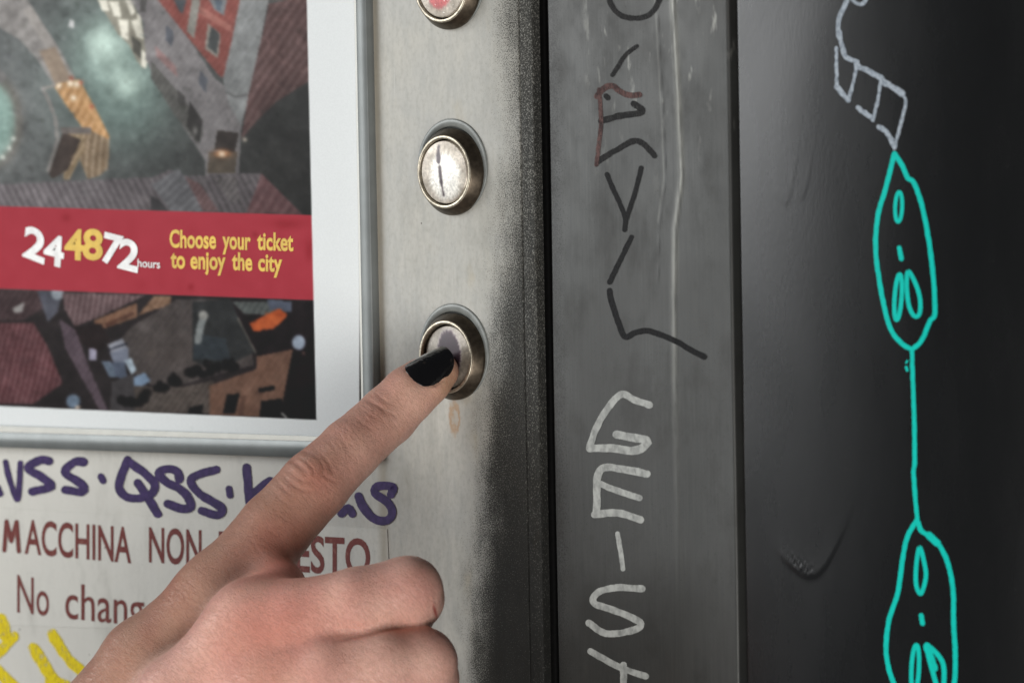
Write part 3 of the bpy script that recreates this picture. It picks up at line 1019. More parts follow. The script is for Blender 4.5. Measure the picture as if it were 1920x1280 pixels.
CY = [([(1677, 288), (1660, 355), (1646, 405), (1642, 470), (1652, 545), (1668, 612), (1690, 643), (1710, 655)], 9, False),
      ([(1677, 288), (1693, 313), (1702, 334), (1713, 342), (1727, 380), (1738, 430), (1748, 500), (1753, 584), (1743, 603), (1728, 638), (1710, 655)], 9, False),
      (ellipse(1685, 388, 6.5, 28, .04), 7, True), ([(1686, 465), (1690, 485)], 9, False),
      (ellipse(1684, 557, 6.5, 43, .07), 8, True),
      ([(1703, 509), (1716, 530), (1725, 560), (1724, 588), (1714, 592), (1704, 572), (1700, 535)], 8, True),
      ([(1701, 676), (1699, 680)], 3.5, False), ([(1699, 688), (1701, 694)], 5, False),
      ([(1710, 655), (1711, 700), (1714, 780), (1715, 860), (1713, 885), (1716, 930), (1720, 972)], 8, False),
      ([(1719, 974), (1701, 1007), (1692, 1050), (1683, 1112), (1666, 1165), (1662, 1226), (1675, 1278), (1705, 1330), (1735, 1345)], 9, False),
      ([(1721, 978), (1727, 994), (1742, 1004), (1759, 1018), (1777, 1055), (1787, 1105), (1788, 1165), (1791, 1226), (1788, 1285), (1765, 1330), (1735, 1345)], 9, False),
      ([(1742, 1003), (1757, 1017)], 14, False),
      ([(1724, 1026), (1732, 1050), (1736, 1080), (1727, 1112), (1718, 1096), (1718, 1060)], 8, True), ([(1727, 1153), (1730, 1168)], 9, False),
      (ellipse(1716, 1252, 7, 44, .05), 8, True),
      ([(1739, 1212), (1766, 1238), (1770, 1275), (1763, 1300), (1752, 1270)], 9, True), ([(1738, 1210), (1752, 1252)], 13, False)]
for p, w, cl_ in CY:
    stroke("paint_pen_stroke", p, w, M_CYAN, black, h_black, closed=cl_, jit=.05)


# ------------------------------------------------------------------ push buttons
def lathe(name, prof, cx, cz, mat, parent, seg=72, cxz=(0, 0)):
    a = np.linspace(0, 2 * math.pi, seg, endpoint=False)
    V, F = [], []
    for r, h in prof:
        V += [(cx + cxz[0] + r * math.cos(t), -h, cz + cxz[1] + r * math.sin(t)) for t in a]
    for i in range(len(prof) - 1):
        for j in range(seg):
            k = (j + 1) % seg
            F.append((i * seg + j, i * seg + k, (i + 1) * seg + k, (i + 1) * seg + j))
    if prof[-1][0] > 0:
        F.append(tuple((len(prof) - 1) * seg + j for j in range(seg)))
    o = mesh_obj(name, V, F, mat, parent, smooth=True)
    return o


M_BEZ = mat_plain("tarnished_dark_bronze", (84, 75, 64), 0.38, 0.85, 0.25, 700.0)
M_RIM = mat_plain("worn_brass_rim", (176, 167, 150), 0.38, 0.8, 0.30, 900.0)
M_WASH = mat_plain("pale_zinc_washer", (128, 131, 128), 0.40, 0.15, 0.15, 300.0)
M_CAP = mat_vcol("worn_button_cap", 0.30, 0.0, 0.5, 0.25, 0.35, 1300.0)
M_GROOVE = mat_plain("grimy_groove", (14, 12, 10), 0.7, 0, .2)
mm = 0.001


def cap_disc(parent, cx, cz, radius, h, kind, press):
    n, k = 44, 96
    rr = np.linspace(0, 1, n)
    aa = np.linspace(0, 2 * math.pi, k, endpoint=False)
    RR, AA = np.meshgrid(rr, aa, indexing='ij')
    x, z = RR * np.cos(AA), RR * np.sin(AA)
    hh = h - press + 0.00035 * (1 - RR ** 2) - 0.0005 * (RR > 0.985)
    hh[RR > 0.985] -= 0.0006
    V = np.stack([cx + x * radius, -hh, cz + z * radius], -1).reshape(-1, 3)
    f = []
    for i in range(n - 1):
        j = np.arange(k)
        f.append(np.stack([i * k + j, i * k + (j + 1) % k, (i + 1) * k + (j + 1) % k, (i + 1) * k + j], 1))
    f = np.concatenate(f)
    nz = np.zeros_like(x)
    for q in range(12):
        w = RNG.normal(0, 1, 2) * (3 + q)
        nz += np.sin(w[0] * x + w[1] * z + RNG.uniform(0, 6)) / (1 + .25 * q)
    C = np.zeros(x.shape + (3,)) + np.array((178, 168, 154))
    if kind == 2:
        C = C * .8  # pressed cap darker, fingertip shade painted into its colour
    C += (nz * 9)[..., None]
    spike = 0.06 * np.sin(AA * 31 + 2 * np.sin(AA * 7)) + 0.03 * nz
    if kind == 1:                               # bare metal ground with a white worn-through oval and a black mark
        d = np.hypot((x - .06) / .64, (z + .17) / .72) + spike
        w = 1 / (1 + np.exp(np.clip((d - 1) * 14, -40, 40)))
        C += (np.array((246, 243, 234)) - C) * w[..., None]
        for (ax, az, bx, bz, wd) in ((-.22, .78, -.20, .34, .075), (-.16, .14, -.10, -.30, .075), (-.10, -.30, -.03, -.70, .06)):
            t = np.clip(((x - ax) * (bx - ax) + (z - az) * (bz - az)) / ((bx - ax) ** 2 + (bz - az) ** 2), 0, 1)
            dd = np.hypot((x - ax - t * (bx - ax)) / .9, z - az - t * (bz - az)) + .012 * nz
            w = 1 / (1 + np.exp(np.clip((dd - wd) * 70, -40, 40))) * .92
            C += (np.array((62, 52, 56)) - C) * w[..., None]
    elif kind == 0:                             # red dye with sparkling scuffs
        d = np.hypot((x + .06) / .50, (z + .20) / .50) + .5 * spike
        w = 1 / (1 + np.exp(np.clip((d - 1) * 20, -40, 40)))
        C += (np.array((178, 84, 84)) - C) * w[..., None]
        d = np.hypot((x + .05) / .34, (z - .02) / .26) + spike
        w = 1 / (1 + np.exp(np.clip((d - 1) * 18, -40, 40)))
        C += (np.array((244, 238, 232)) - C) * w[..., None]
        w = np.clip((RNG.normal(0, 1, x.shape) - 1.9) * 2, 0, 1) * (RR < .95)
        C += (np.array((250, 248, 240)) - C) * w[..., None]
    else:                                       # purple lacquer patch with a white torn edge
        d = np.hypot((x - .06) / .50, (z - .10) / .74) + .7 * spike
        w = 1 / (1 + np.exp(np.clip((d - 1.06) * 26, -40, 40)))
        C += (np.array((230, 226, 220)) - C) * (w * .7)[..., None]
        w = 1 / (1 + np.exp(np.clip((d - 1) * 26, -40, 40)))
        C += (np.array((48, 30, 40)) - C) * w[..., None]
    return mesh_obj("button_cap", V, f, M_CAP, parent, smooth=True, colors=lin(np.clip(C, 0, 255)).reshape(-1, 3))


BTN_LABEL = ["round bronze push button with a red-stained cap", "round bronze push button with a worn white cap and a dark scratch",
             "round bronze push button with purple paint, pressed by the fingertip"]
CAP_TOP = 3.45 * mm
for i, (bx_, by_) in enumerate(((844, -26), (850, 322), (853, 668))):
    c = unproj(bx_, by_)
    cx, cz = float(c[0]), float(c[2])
    press = 0.9 * mm if i == 2 else 0.0
    bez = lathe("push_button", [(11.35 * mm, 0.2 * mm), (11.35 * mm, 0.9 * mm), (11.2 * mm, 1.15 * mm), (9.75 * mm, 3.25 * mm), (9.5 * mm, 3.5 * mm), (9.2 * mm, 3.52 * mm), (9.2 * mm, 0.6 * mm), (0.0, .6 * mm)],
                cx, cz, M_BEZ, machine)
    bez["label"] = BTN_LABEL[i]
    lathe("washer", [(12.4 * mm, -0.1 * mm), (12.4 * mm, 0.40 * mm), (12.2 * mm, 0.5 * mm), (10.6 * mm, 0.5 * mm), (10.6 * mm, 0.1 * mm)], cx, cz, M_WASH, bez, cxz=(0.0, 1.25 * mm))
    lathe("rim", [(9.55 * mm, 3.3 * mm), (9.5 * mm, 3.62 * mm), (9.35 * mm, 3.72 * mm), (8.75 * mm, 3.72 * mm), (8.6 * mm, 3.6 * mm), (8.6 * mm, 1.0 * mm), (9.3 * mm, 1.0 * mm)], cx, cz, M_RIM, bez)
    cap_disc(bez, cx, cz, 8.25 * mm, CAP_TOP, i, press)


# ------------------------------------------------------------------ the hand: one continuous skin grown from a joint layout
def J(px, py, h, rpx):
    """joint seen at a pixel, h millimetres off the wall, radius in pixels -> (position mm, radius mm)"""
    p = unproj(px, py, h * mm)
    z = float((p - CAM) @ Fv)
    return p * 1000.0, rpx * z / FPX * 1000.0


def tri(c0, c1, c2):
    return c0


TIP_H = (CAP_TOP - 0.0009) * 1000
idx = [J(824, 696, TIP_H + 4.6, 37), J(800, 713, TIP_H + 8.0, 47), J(768, 738, TIP_H + 11.5, 52), J(727, 779, TIP_H + 16.0, 55), J(657, 842, 30.0, 57.5), J(590, 909, 40.5, 65),
       J(516, 990, 50.0, 69), J(410, 1114, 63.0, 72)]
mid = [J(468, 1168, 72.0, 70), J(560, 1154, 68.0, 67), J(672, 1129, 60.0, 66), J(766, 1106, 51.0, 62)]
mid2 = [mid[-1], J(775, 1122, 47.0, 57), J(748, 1165, 36.0, 58), J(700, 1195, 26.0, 52)]
mid3 = [mid2[-1], J(620, 1210, 36.0, 48), J(560, 1200, 44.0, 40)]
rng_ = [J(520, 1286, 73.0, 68), J(620, 1264, 69.0, 67), J(720, 1247, 60.0, 65), J(793, 1240, 51.0, 62)]
rng2 = [rng_[-1], J(802, 1272, 46.0, 57), J(760, 1300, 34.0, 58), J(700, 1325, 26.0, 52)]
rng3 = [rng2[-1], J(620, 1330, 36.0, 48), J(560, 1320, 44.0, 40)]
pky = [J(590, 1420, 70.0, 62), J(690, 1392, 60.0, 56), J(770, 1370, 49.0, 57)]
pky2 = [pky[-1], J(740, 1410, 34.0, 50), J(680, 1420, 30.0, 44)]
meta = [[idx[-1], J(270, 1236, 75.0, 74), J(120, 1420, 84.0, 86)],
        [mid[0], J(330, 1300, 82.0, 66), J(190, 1490, 88.0, 80)],
        [rng_[0], J(420, 1420, 84.0, 66), J(250, 1560, 88.0, 80)],
        [pky[0], J(500, 1500, 76.0, 66), J(300, 1620, 82.0, 78)]]
palm = [[J(505, 1075, 57.0, 46), J(528, 1098, 60.0, 47)], [J(470, 1230, 73.0, 62), J(600, 1205, 65.0, 50)], [J(540, 1370, 72.0, 62), J(730, 1310, 57.0, 52)], [J(480, 1275, 72.0, 60), J(320, 1450, 80.0, 82)], [J(560, 1380, 70.0, 58), J(380, 1520, 78.0, 78)], [J(600, 1345, 60.0, 58), J(720, 1318, 48.0, 54)], [J(480, 1440, 76.0, 66), J(560, 1370, 72.0, 58)], [J(430, 1180, 56.0, 70), J(230, 1400, 66.0, 105)], [J(520, 1320, 58.0, 75), J(300, 1500, 66.0, 100)]]
wrist = [[J(180, 1470, 80.0, 105), J(40, 1640, 92.0, 118), J(-120, 1840, 112.0, 132)]]
thumb = [[J(250, 1420, 56.0, 95), J(430, 1290, 42.0, 72), J(560, 1235, 36.0, 58), J(650, 1215, 34.0, 44)]]

# local camera-aligned frame in millimetres, origin at the fingertip
ORG = idx[0][0]
BAS = np.stack([Rv, Uv, -Fv], 0)


def loc(j):
    return BAS @ (j[0] - ORG), j[1]


def chain(js):
    return [loc(j) for j in js]


allj = [chain(c) for c in [idx, mid, mid2, mid3, rng_, rng2, rng3, pky, pky2] + meta + palm + thumb + wrist]
wch = [chain(c) for c in wrist]
VOX = 0.68
lo = np.min([p - r - 3 for c in allj for p, r in c], 0)
hi = np.max([p + r + 3 for c in allj for p, r in c], 0)
lo[1] = max(lo[1], -168.0)
lo[0] = max(lo[0], -152.0)
hi[0] += 2
dims = np.ceil((hi - lo) / VOX).astype(int)
gx, gy, gz = [lo[i] + VOX * np.arange(dims[i], dtype=np.float32) for i in range(3)]


def cone_sdf(A, ra, B, rb, sub=None):
    """distance to a round cone, on the whole grid (float32)"""
    BA = B - A
    L2 = float(BA @ BA)
    X = (gx - A[0])[:, None, None].astype(np.float32)
    Y = (gy - A[1])[None, :, None].astype(np.float32)
    Z = (gz - A[2])[None, None, :].astype(np.float32)
    t = (X * np.float32(BA[0]) + Y * np.float32(BA[1]) + Z * np.float32(BA[2])) / np.float32(L2)
    np.clip(t, 0, 1, out=t)
    d = np.sqrt((X - t * np.float32(BA[0])) ** 2 + (Y - t * np.float32(BA[1])) ** 2 + (Z - t * np.float32(BA[2])) ** 2)
    return d - (np.float32(ra) + t * np.float32(rb - ra))


def smin(a, b, k):
    h = np.clip(0.5 + 0.5 * (b - a) / k, 0, 1)
    return b + (a - b) * h - k * h * (1 - h)


def chain_sdf(c, k=2.0):
    d = None
    for (A, ra), (B, rb) in zip(c[:-1], c[1:]):
        e = cone_sdf(A, ra, B, rb)
        d = e if d is None else smin(d, e, k)
    return d


D = None
for c in meta + palm + wrist + thumb:
    e = chain_sdf(chain(c), 4.0)
    D = e if D is None else smin(D, e, 7.0)
d_mid = smin(smin(chain_sdf(chain(mid), 1.5), chain_sdf(chain(mid2), 1.5), 2.0), chain_sdf(chain(mid3), 1.5), 2.0)
d_rng = smin(smin(chain_sdf(chain(rng_), 1.5), chain_sdf(chain(rng2), 1.5), 2.0), chain_sdf(chain(rng3), 1.5), 2.0)
d_pky = smin(chain_sdf(chain(pky), 1.5), chain_sdf(chain(pky2), 1.5), 2.0)
fing = smin(d_mid, smin(d_rng, d_pky, 2.4), 2.4)
D = smin(D, fing, 8.0)
del d_mid, d_rng, d_pky, fing
d_idx = chain_sdf(chain(idx), 1.2)
D = smin(D, d_idx, 6.5)
del d_idx
# the pulp flattens where it meets the cap
capn = BAS @ np.array([0.0, -1.0, 0.0])
cap0 = BAS @ (np.array([0.0, -(CAP_TOP - 0.0009 + 0.0002) * 1000, 0.0]) - ORG)
pl = ((gx - cap0[0]) * capn[0])[:, None, None] + ((gy - cap0[1]) * capn[1])[None, :, None] + ((gz - cap0[2]) * capn[2])[None, None, :]
D = np.maximum(D, -pl.astype(np.float32))
del pl


# the nail plate: a straight-backed arc of a cone; its bed is cut out of the fingertip
nail_ch = chain(idx)[:4]
ax = nail_ch[0][0] - nail_ch[2][0]
ax /= np.linalg.norm(ax)
NAIL_C, NAIL_W = R_(33.0), R_(57.0)
_u = nail_ch[2][0] - nail_ch[1][0]
NP0 = nail_ch[1][0] + _u * 0.72                      # axis below the root
NP1 = nail_ch[0][0] + ax * 4.6                       # axis below the free edge
NR0, NR1 = nail_ch[2][1] * 1.02, nail_ch[0][1] * 1.07
NL = np.linalg.norm(NP1 - NP0)
nax = (NP1 - NP0) / NL
camd = np.array([0, 0, 1.0]) - nax * nax[2]
camd /= np.linalg.norm(camd)
upl = np.cross(nax, camd)
if upl[1] < 0:
    upl = -upl


def nail_halfwidth(u):
    u = np.asarray(u, float)
    w = np.ones_like(u)
    a = np.clip((.42 - u) / .42, 0, 1)
    w = w * np.sqrt(np.maximum(1e-3, 1 - a ** 2.2))
    b = np.clip((u - .62) / .383, 0, 1)
    return w * np.sqrt(np.maximum(4e-3, 1 - b ** 2))


def nail_radius(u, v):
    return NR0 + (NR1 - NR0) * u + .35 * np.sin(np.clip(u, 0, 1) * math.pi) - 0.85 * v ** 2 - .45 * np.clip((.16 - u) / .16, 0, 1) ** 2


b0 = [max(0, int(((NP0 + NP1)[i] / 2 - 15 - lo[i]) / VOX)) for i in range(3)]
b1 = [min(dims[i], int(((NP0 + NP1)[i] / 2 + 15 - lo[i]) / VOX)) for i in range(3)]
sx, sy_, sz = [slice(b0[i], b1[i]) for i in range(3)]
G = np.stack(np.meshgrid(gx[sx], gy[sy_], gz[sz], indexing='ij'), -1).astype(float) - NP0
tu = (G @ nax) / NL
qc, qu = G @ camd, G @ upl
rad = np.hypot(qc, qu)
va = (np.arctan2(qu, qc) - NAIL_C) / NAIL_W
hw = nail_halfwidth(np.clip(tu, 0, 1))
e_r = nail_radius(tu, va) - 0.30 - rad                # < 0 above the bed
e_w = (np.abs(va) / np.maximum(hw, .05) - 1.0) * 5.0
e_u = np.maximum(-tu, tu - 1.3) * NL
cut = np.maximum(np.maximum(e_r, e_w), e_u)
D[sx, sy_, sz] = np.maximum(D[sx, sy_, sz], -cut.astype(np.float32))
del G, cut, rad


def surface_nets(F):
    ins = F < 0
    nx, ny, nz = F.shape
    cnt = np.zeros((nx - 1, ny - 1, nz - 1), np.int8)
    for i in (0, 1):
        for j in (0, 1):
            for k in (0, 1):
                cnt += ins[i:nx - 1 + i, j:ny - 1 + j, k:nz - 1 + k]
    act = (cnt > 0) & (cnt < 8)
    ijk = np.argwhere(act)
    vid = -np.ones(act.shape, np.int32)
    vid[act] = np.arange(len(ijk))
    cv = {}
    for i in (0, 1):
        for j in (0, 1):
            for k in (0, 1):
                cv[i, j, k] = F[ijk[:, 0] + i, ijk[:, 1] + j, ijk[:, 2] + k].astype(float)
    acc = np.zeros((len(ijk), 3))
    num = np.zeros(len(ijk))
    keys = list(cv)
    for a in keys:
        for ax in range(3):
            if a[ax] == 0:
                b = list(a)
                b[ax] = 1
                b = tuple(b)
                va, vb = cv[a], cv[b]
                m = (va < 0) != (vb < 0)
                t = np.where(m, va / np.where(m, va - vb, 1), 0)
                p = np.tile(np.array(a, float), (len(ijk), 1))
                p[:, ax] = t
                acc[m] += p[m]
                num[m] += 1
    V = ijk + acc / num[:, None]
    faces = []
    for ax in range(3):
        sl0 = [slice(None)] * 3
        sl1 = [slice(None)] * 3
        sl0[ax], sl1[ax] = slice(0, -1), slice(1, None)
        a, b = ins[tuple(sl0)], ins[tuple(sl1)]
        e = np.argwhere(a != b)
        o1, o2 = [i for i in range(3) if i != ax]
        ok = (e[:, o1] > 0) & (e[:, o2] > 0) & (e[:, o1] < F.shape[o1] - 1) & (e[:, o2] < F.shape[o2] - 1)
        e = e[ok]
        flip = a[tuple(e.T)]
        def cell(d1, d2):
            q = e.copy()
            q[:, o1] -= d1
            q[:, o2] -= d2
            return vid[tuple(q.T)]
        q = np.stack([cell(1, 1), cell(0, 1), cell(0, 0), cell(1, 0)], 1)
        if ax == 1:
            flip = ~flip
        q[~flip] = q[~flip][:, ::-1]
        faces.append(q)
    return V, np.concatenate(faces)


D[0], D[-1] = 1, 1
D[:, 0], D[:, -1] = 1, 1
D[:, :, 0], D[:, :, -1] = 1, 1
HV, HF = surface_nets(D)
HV = HV * VOX + lo
# relax the voxel facets a little
nb = np.zeros((len(HV), 3))
for _ in range(3):
    acc = np.zeros_like(HV)
    cnt = np.zeros(len(HV))
    for a, b in ((0, 1), (1, 2), (2, 3), (3, 0)):
        for s, d in ((a, b), (b, a)):
            for q in range(3):
                acc[:, q] += np.bincount(HF[:, s], HV[HF[:, d], q], len(HV))
            cnt += np.bincount(HF[:, s], minlength=len(HV))
    HV = HV * .5 + .5 * acc / np.maximum(cnt, 1)[:, None]


def subdivide(V, F):
    n = len(V)
    E = np.concatenate([F[:, [0, 1]], F[:, [1, 2]], F[:, [2, 3]], F[:, [3, 0]]])
    E.sort(axis=1)
    U, inv = np.unique(E[:, 0].astype(np.int64) * n + E[:, 1], return_inverse=True)
    a, b = U // n, U % n
    em = (V[a] + V[b]) / 2 + n * 0
    k = len(F)
    e0, e1_, e2_, e3_ = [inv[i * k:(i + 1) * k] + n for i in range(4)]
    fc = np.arange(k) + n + len(U)
    V2 = np.concatenate([V, em, V[F].mean(1)])
    q = np.concatenate([np.stack([F[:, 0], e0, fc, e3_], 1), np.stack([F[:, 1], e1_, fc, e0], 1), np.stack([F[:, 2], e2_, fc, e1_], 1), np.stack([F[:, 3], e3_, fc, e2_], 1)])
    return V2, q


def relax(V, F, it, lam):
    for _ in range(it):
        acc = np.zeros_like(V)
        cnt = np.zeros(len(V))
        for a, b in ((0, 1), (1, 2), (2, 3), (3, 0)):
            for s_, d_ in ((a, b), (b, a)):
                for q in range(3):
                    acc[:, q] += np.bincount(F[:, s_], V[F[:, d_], q], len(V))
                cnt += np.bincount(F[:, s_], minlength=len(V))
        V = V * (1 - lam) + lam * acc / np.maximum(cnt, 1)[:, None]
    return V


def normals(V, F):
    fn = np.cross(V[F[:, 2]] - V[F[:, 0]], V[F[:, 3]] - V[F[:, 1]])
    N = np.zeros_like(V)
    for i in range(4):
        for q in range(3):
            N[:, q] += np.bincount(F[:, i], fn[:, q], len(V))
    return N / (np.linalg.norm(N, axis=1)[:, None] + 1e-12)


HV, HF = subdivide(HV, HF)
HV = relax(HV, HF, 2, .5)
HN = normals(HV, HF)
if (HN[:, 2] * (HV[:, 2] - HV[:, 2].mean())).sum() < 0:
    HF, HN = HF[:, ::-1], -HN
# creases where the skin folds, laid where the photograph shows them (pixel lines on the camera-facing skin)
CREASES = [([(541, 860), (553, 868), (566, 878), (574, 886)], 4.0, 1.0), ([(590, 843), (606, 856), (618, 874), (624, 892)], 3.2, .75),
           ([(566, 846), (584, 850), (600, 862), (606, 880), (600, 898)], 3.0, .55), ([(527, 888), (545, 906), (566, 918), (588, 922)], 3.2, .6),
           ([(534, 872), (548, 888), (566, 900), (590, 904)], 2.8, .5), ([(604, 888), (618, 898), (634, 904)], 2.6, .5),
           ([(518, 900), (536, 920), (556, 934)], 2.8, .45), ([(506, 912), (526, 936), (548, 952)], 2.6, .35), ([(612, 824), (628, 842), (638, 862)], 2.6, .35),
           ([(630, 812), (644, 828), (652, 848)], 2.4, .28), ([(554, 856), (572, 864), (586, 878), (590, 892)], 2.4, .45),
           ([(688, 749), (706, 760), (726, 772), (744, 782)], 3.0, .75), ([(704, 738), (720, 750), (736, 760)], 2.6, .5), ([(676, 764), (694, 778), (712, 788)], 2.5, .4),
           ([(716, 770), (732, 784), (742, 800)], 2.3, .3), ([(664, 780), (680, 794), (694, 806)], 2.3, .25),
           ([(318, 1092), (336, 1108), (352, 1128)], 2.6, .3), ([(336, 1076), (356, 1092), (370, 1112)], 2.6, .3), ([(300, 1112), (320, 1128), (336, 1150)], 2.6, .28),
           ([(360, 1058), (380, 1072), (394, 1092)], 2.5, .25), ([(626, 1204), (660, 1196), (700, 1186), (740, 1177), (775, 1171), (806, 1168)], 3.0, .9),
           ([(800, 1168), (818, 1176), (832, 1190)], 3.0, .5), ([(806, 1100), (816, 1120), (818, 1145)], 2.6, .25), ([(794, 1090), (804, 1115), (806, 1140)], 2.4, .2)]
# many fine transverse lines on the back of the finger
for k in range(170):
    t = RNG.uniform(0, 1)
    top_ = np.array([np.interp(t, [0, .25, .5, .75, 1], [700, 620, 548, 461, 320]), np.interp(t, [0, .25, .5, .75, 1], [727, 795, 856, 940, 1085])])
    st = top_ + np.array([.62, .78]) * RNG.uniform(2, 75)
    ln = RNG.uniform(8, 26)
    dr = np.array([math.cos(R_(50 + RNG.normal(0, 14))), math.sin(R_(50 + RNG.normal(0, 14)))])
    CREASES.append(([tuple(st), tuple(st + dr * ln * .5 + RNG.normal(0, 1.2, 2)), tuple(st + dr * ln)], 1.9, RNG.uniform(.08, .24)))
_px, _py = project((HV @ BAS + ORG) / 1000.0)
front = HN[:, 2] > 0.02
disp = np.zeros(len(HV))
for pts, sg, dep in CREASES:
    C = resample(pts, 3.0)
    m = front & (_px > C[:, 0].min() - 12) & (_px < C[:, 0].max() + 12) & (_py > C[:, 1].min() - 12) & (_py < C[:, 1].max() + 12)
    ii = np.flatnonzero(m)
    if not len(ii):
        continue
    d2 = np.full(len(ii), 1e9)
    wt = np.ones(len(ii))
    for q, c in enumerate(C):
        e = (_px[ii] - c[0]) ** 2 + (_py[ii] - c[1]) ** 2
        b_ = e < d2
        d2[b_] = e[b_]
        wt[b_] = math.sin(math.pi * (q + .6) / (len(C) + .2)) ** .5
    g_ = np.exp(-d2 / (2 * sg * sg)) - .35 * np.exp(-d2 / (2 * (2.4 * sg) ** 2))
    disp[ii] -= dep * .34 * wt * g_
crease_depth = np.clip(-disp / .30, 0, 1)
# faint tendons, veins and soft unevenness under the skin
low_ = np.zeros(len(HV))
for q in range(14):
    w = RNG.normal(0, .30, 3)
    low_ += np.sin(HV @ w + RNG.uniform(0, 6.28))
disp += .018 * low_
HV = HV + HN * disp[:, None]
HW = (HV @ BAS + ORG) / 1000.0
del D

# skin coordinates: distance along the nearest bone and around it
segs = []
for ci, c in enumerate([idx, mid, rng_, pky] + meta):
    cc = chain(c)
    if ci == 0:
        cc = cc
    s0 = 0.0
    for (A, ra), (B, rb) in zip(cc[:-1], cc[1:]):
        L = np.linalg.norm(B - A)
        segs.append((A, B, ra, rb, s0, ci))
        s0 += L
best = np.full(len(HV), 1e9)
d_ind = np.full(len(HV), 1e9)
d_oth = np.full(len(HV), 1e9)
sk = np.zeros((len(HV), 3))
who = np.zeros(len(HV), int)
for A, B, ra, rb, s0, ci in segs:
    BA = B - A
    L = np.linalg.norm(BA)
    t = np.clip((HV - A) @ BA / L ** 2, 0, 1)
    pr = A + t[:, None] * BA
    d = np.linalg.norm(HV - pr, axis=1) - (ra + t * (rb - ra))
    up = np.array([0, 0, 1.0]) - (BA / L) * (BA[2] / L)
    up /= np.linalg.norm(up)
    sd = np.cross(BA / L, up)
    v = HV - pr
    ang = np.arctan2(v @ sd, v @ up)
    if ci in (0, 4):
        d_ind = np.minimum(d_ind, d)
    else:
        d_oth = np.minimum(d_oth, d)
    m = d < best
    best[m] = d[m]
    sk[m] = np.stack([s0 + t * L, ang * 8.0, np.full(len(t), ci * 37.0)], 1)[m]
    who[m] = ci

e1 = loc(idx[7])[0] - loc(idx[2])[0]
e1 /= np.linalg.norm(e1)
e2 = np.cross([0, 0, 1.0], e1)
e2 /= np.linalg.norm(e2)
e3 = np.cross(e1, e2)
bend = HV @ e2
sk2 = np.stack([HV @ e1 + .010 * bend ** 2 * np.sign(bend) * .0, bend, HV @ e3], 1)

# skin colour: tan and painted shade along the index, pinker over the knuckles and web
hpx, hpy = project(HW)


def patch(j, rad):
    p = BAS @ (unproj(j[0], j[1], j[2] * mm) * 1000.0 - ORG)
    return np.exp(-(np.linalg.norm(HV - p, axis=1) / rad) ** 2)


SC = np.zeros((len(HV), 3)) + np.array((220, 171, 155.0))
def tint(w, c):
    global SC
    SC = SC + (np.array(c, float) - SC) * w[:, None]
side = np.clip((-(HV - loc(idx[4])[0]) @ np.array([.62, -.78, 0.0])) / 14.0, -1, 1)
tint(.5 * (1 / (1 + np.exp(np.clip((d_ind - d_oth) / 1.6, -40, 40)))) * np.clip(.55 + .6 * side, 0, 1), (170, 122, 100))  # upper-left side of the index darkened as painted shade
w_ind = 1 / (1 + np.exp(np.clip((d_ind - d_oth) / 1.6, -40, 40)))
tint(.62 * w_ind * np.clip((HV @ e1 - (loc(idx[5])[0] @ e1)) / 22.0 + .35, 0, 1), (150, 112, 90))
tint(.7 * patch((540, 1050, 60), 12.0), (206, 122, 104))
tint(.6 * patch((515, 1165, 76), 17.0), (208, 130, 112))
tint(.50 * patch((470, 1250, 86), 10.0), (196, 128, 106))
tint(.55 * patch((590, 890, 50), 7.0), (178, 104, 82))
tint(.55 * patch((735, 765, 30), 6.0), (176, 106, 84))
tint(.55 * patch((810, 1120, 56), 8.0), (190, 128, 116))
tint(.6 * patch((845, 720, 8), 5.0), (202, 160, 122))
tint(.45 * patch((330, 1090, 70), 9.0), (172, 108, 84))
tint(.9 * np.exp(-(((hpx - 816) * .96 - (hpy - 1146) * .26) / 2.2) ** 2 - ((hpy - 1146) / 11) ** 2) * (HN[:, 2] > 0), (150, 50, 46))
mott = np.zeros(len(HV))
for q in range(16):
    w = RNG.normal(0, .34, 3)
    mott += np.sin(HV @ w + RNG.uniform(0, 6.28))
SC += mott[:, None] * np.array((.9, 1.4, 1.2))
pip = loc(idx[5])[0]
dip = loc(idx[3])[0]
s_pip = sum(np.linalg.norm(loc(idx[i + 1])[0] - loc(idx[i])[0]) for i in range(5))
s_dip = sum(np.linalg.norm(loc(idx[i + 1])[0] - loc(idx[i])[0]) for i in range(3))
wr = np.where(who == 0, np.exp(-((sk[:, 0] - s_pip) / 5.5) ** 2) + .8 * np.exp(-((sk[:, 0] - s_dip) / 2.6) ** 2), 0)
wr = wr * np.clip(.6 + np.cos(sk[:, 1] / 8.0 + .5), 0, 1)


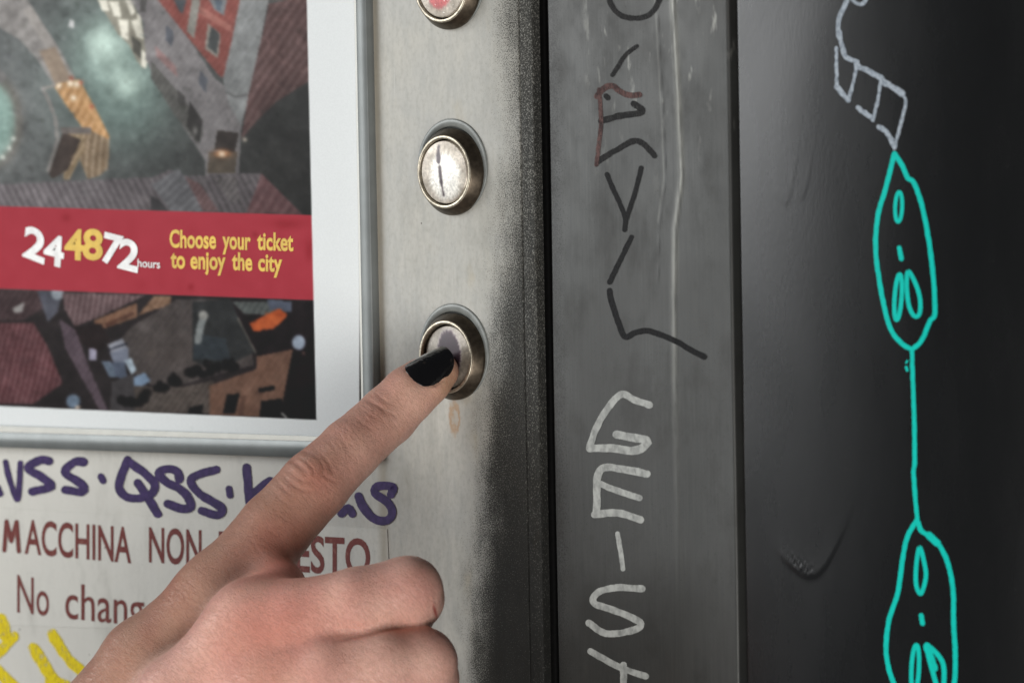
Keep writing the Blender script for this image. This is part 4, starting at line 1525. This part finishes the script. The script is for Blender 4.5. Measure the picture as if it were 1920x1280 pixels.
def mat_skin():
    n = NT("skin")
    col = n.add("ShaderNodeVertexColor", layer_name="Col").outputs[0]
    a = n.add("ShaderNodeAttribute", attribute_name="skinco").outputs["Vector"]
    wrk = n.add("ShaderNodeAttribute", attribute_name="wrinkle").outputs["Fac"]
    o = n.obj()
    # fine cross-hatched lines, running mostly across the fingers
    l1 = n.noise(n.map(a, (1.5, .30, .30)), 1.0, 3.0, .6, .5)
    l1 = n.ramp(n.math('ABSOLUTE', n.math('SUBTRACT', l1, 0.5)), 0.0, 0.055)
    l2 = n.noise(n.map(a, (.9, .8, .8), (7, 3, 0)), 1.0, 3.0, .6, .8)
    l2 = n.ramp(n.math('ABSOLUTE', n.math('SUBTRACT', l2, 0.5)), 0.0, 0.05)
    v = n.add("ShaderNodeTexVoronoi", i_Vector=n.map(a, (1.0, .6, .6)), i_Scale=1.7, feature='DISTANCE_TO_EDGE').outputs[0]
    v = n.ramp(v, 0.0, 0.12)
    pores = n.noise(o, 2600.0, 2.0)
    h = n.math('ADD', n.math('MULTIPLY', l1, .45), n.math('MULTIPLY', l2, .25))
    h = n.math('ADD', h, n.math('MULTIPLY', v, .35))
    h = n.math('ADD', h, n.math('MULTIPLY', pores, .35))
    b = n.bump(h, 0.55, 0.00024)
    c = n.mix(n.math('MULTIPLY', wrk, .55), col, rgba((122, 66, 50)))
    c = n.mix(n.math('MULTIPLY', n.math('SUBTRACT', 1.0, l1), .22), c, rgba((120, 72, 56)))
    n.P(Base_Color=c, Roughness=n.ramp(pores, .3, .7, .36, .52), Subsurface_Weight=0.22,
        Subsurface_Radius=(1.0, .35, .18), Subsurface_Scale=0.0016, Normal=b, Specular_IOR_Level=.42)
    return n.m


M_SKIN = mat_skin()
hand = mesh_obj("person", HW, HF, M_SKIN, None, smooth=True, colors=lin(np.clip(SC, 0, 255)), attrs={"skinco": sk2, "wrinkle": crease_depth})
tag(hand, "bare hand with a black painted nail, index finger pressing the lowest button, other fingers curled", "hand")

# --- nail
nu, nv = 80, 48


def nail_surface(off):
    P = np.zeros((nu, nv, 3))
    for i in range(nu):
        u = i / (nu - 1)
        p = NP0 + nax * NL * u
        hw1 = float(nail_halfwidth(u)) * 1.03
        for j in range(nv):
            v = (j / (nv - 1) * 2 - 1) * hw1
            al = NAIL_C + NAIL_W * v
            P[i, j] = p + (camd * math.cos(al) + upl * math.sin(al)) * (float(nail_radius(u, v)) + off)
    return P


T0, T1 = nail_surface(0.0), nail_surface(-0.45)
V = np.concatenate([T0.reshape(-1, 3), T1.reshape(-1, 3)])
g0 = grid_faces(nu, nv)
g1 = g0[:, ::-1] + nu * nv
rim = np.concatenate([np.arange(nv), np.arange(1, nu) * nv + nv - 1, (nu - 1) * nv + np.arange(nv - 2, -1, -1), np.arange(nu - 2, 0, -1) * nv])
rq = np.stack([rim, np.roll(rim, -1), np.roll(rim, -1) + nu * nv, rim + nu * nv], 1)
n = NT("black_nail_polish")
f = n.noise(n.obj(), 300.0, 2.0)
g = n.noise(n.map(n.obj(), (1, 1, 1), (4, 2, 1)), 900.0, 2.0)
n.P(Base_Color=n.mix(n.ramp(f, .66, .70), (0.003, 0.0025, 0.003, 1), (0.02, 0.014, 0.012, 1)), Roughness=n.ramp(g, .3, .7, .06, .16), Coat_Weight=.6, Coat_Roughness=.05, Specular_IOR_Level=.6,
    Normal=n.bump(f, .55, .0007))
nail = mesh_obj("fingernail", (V @ BAS + ORG) / 1000.0, np.concatenate([g0, g1, rq]), n.m, hand, smooth=True)
nail["label"] = "chipped glossy black nail polish"
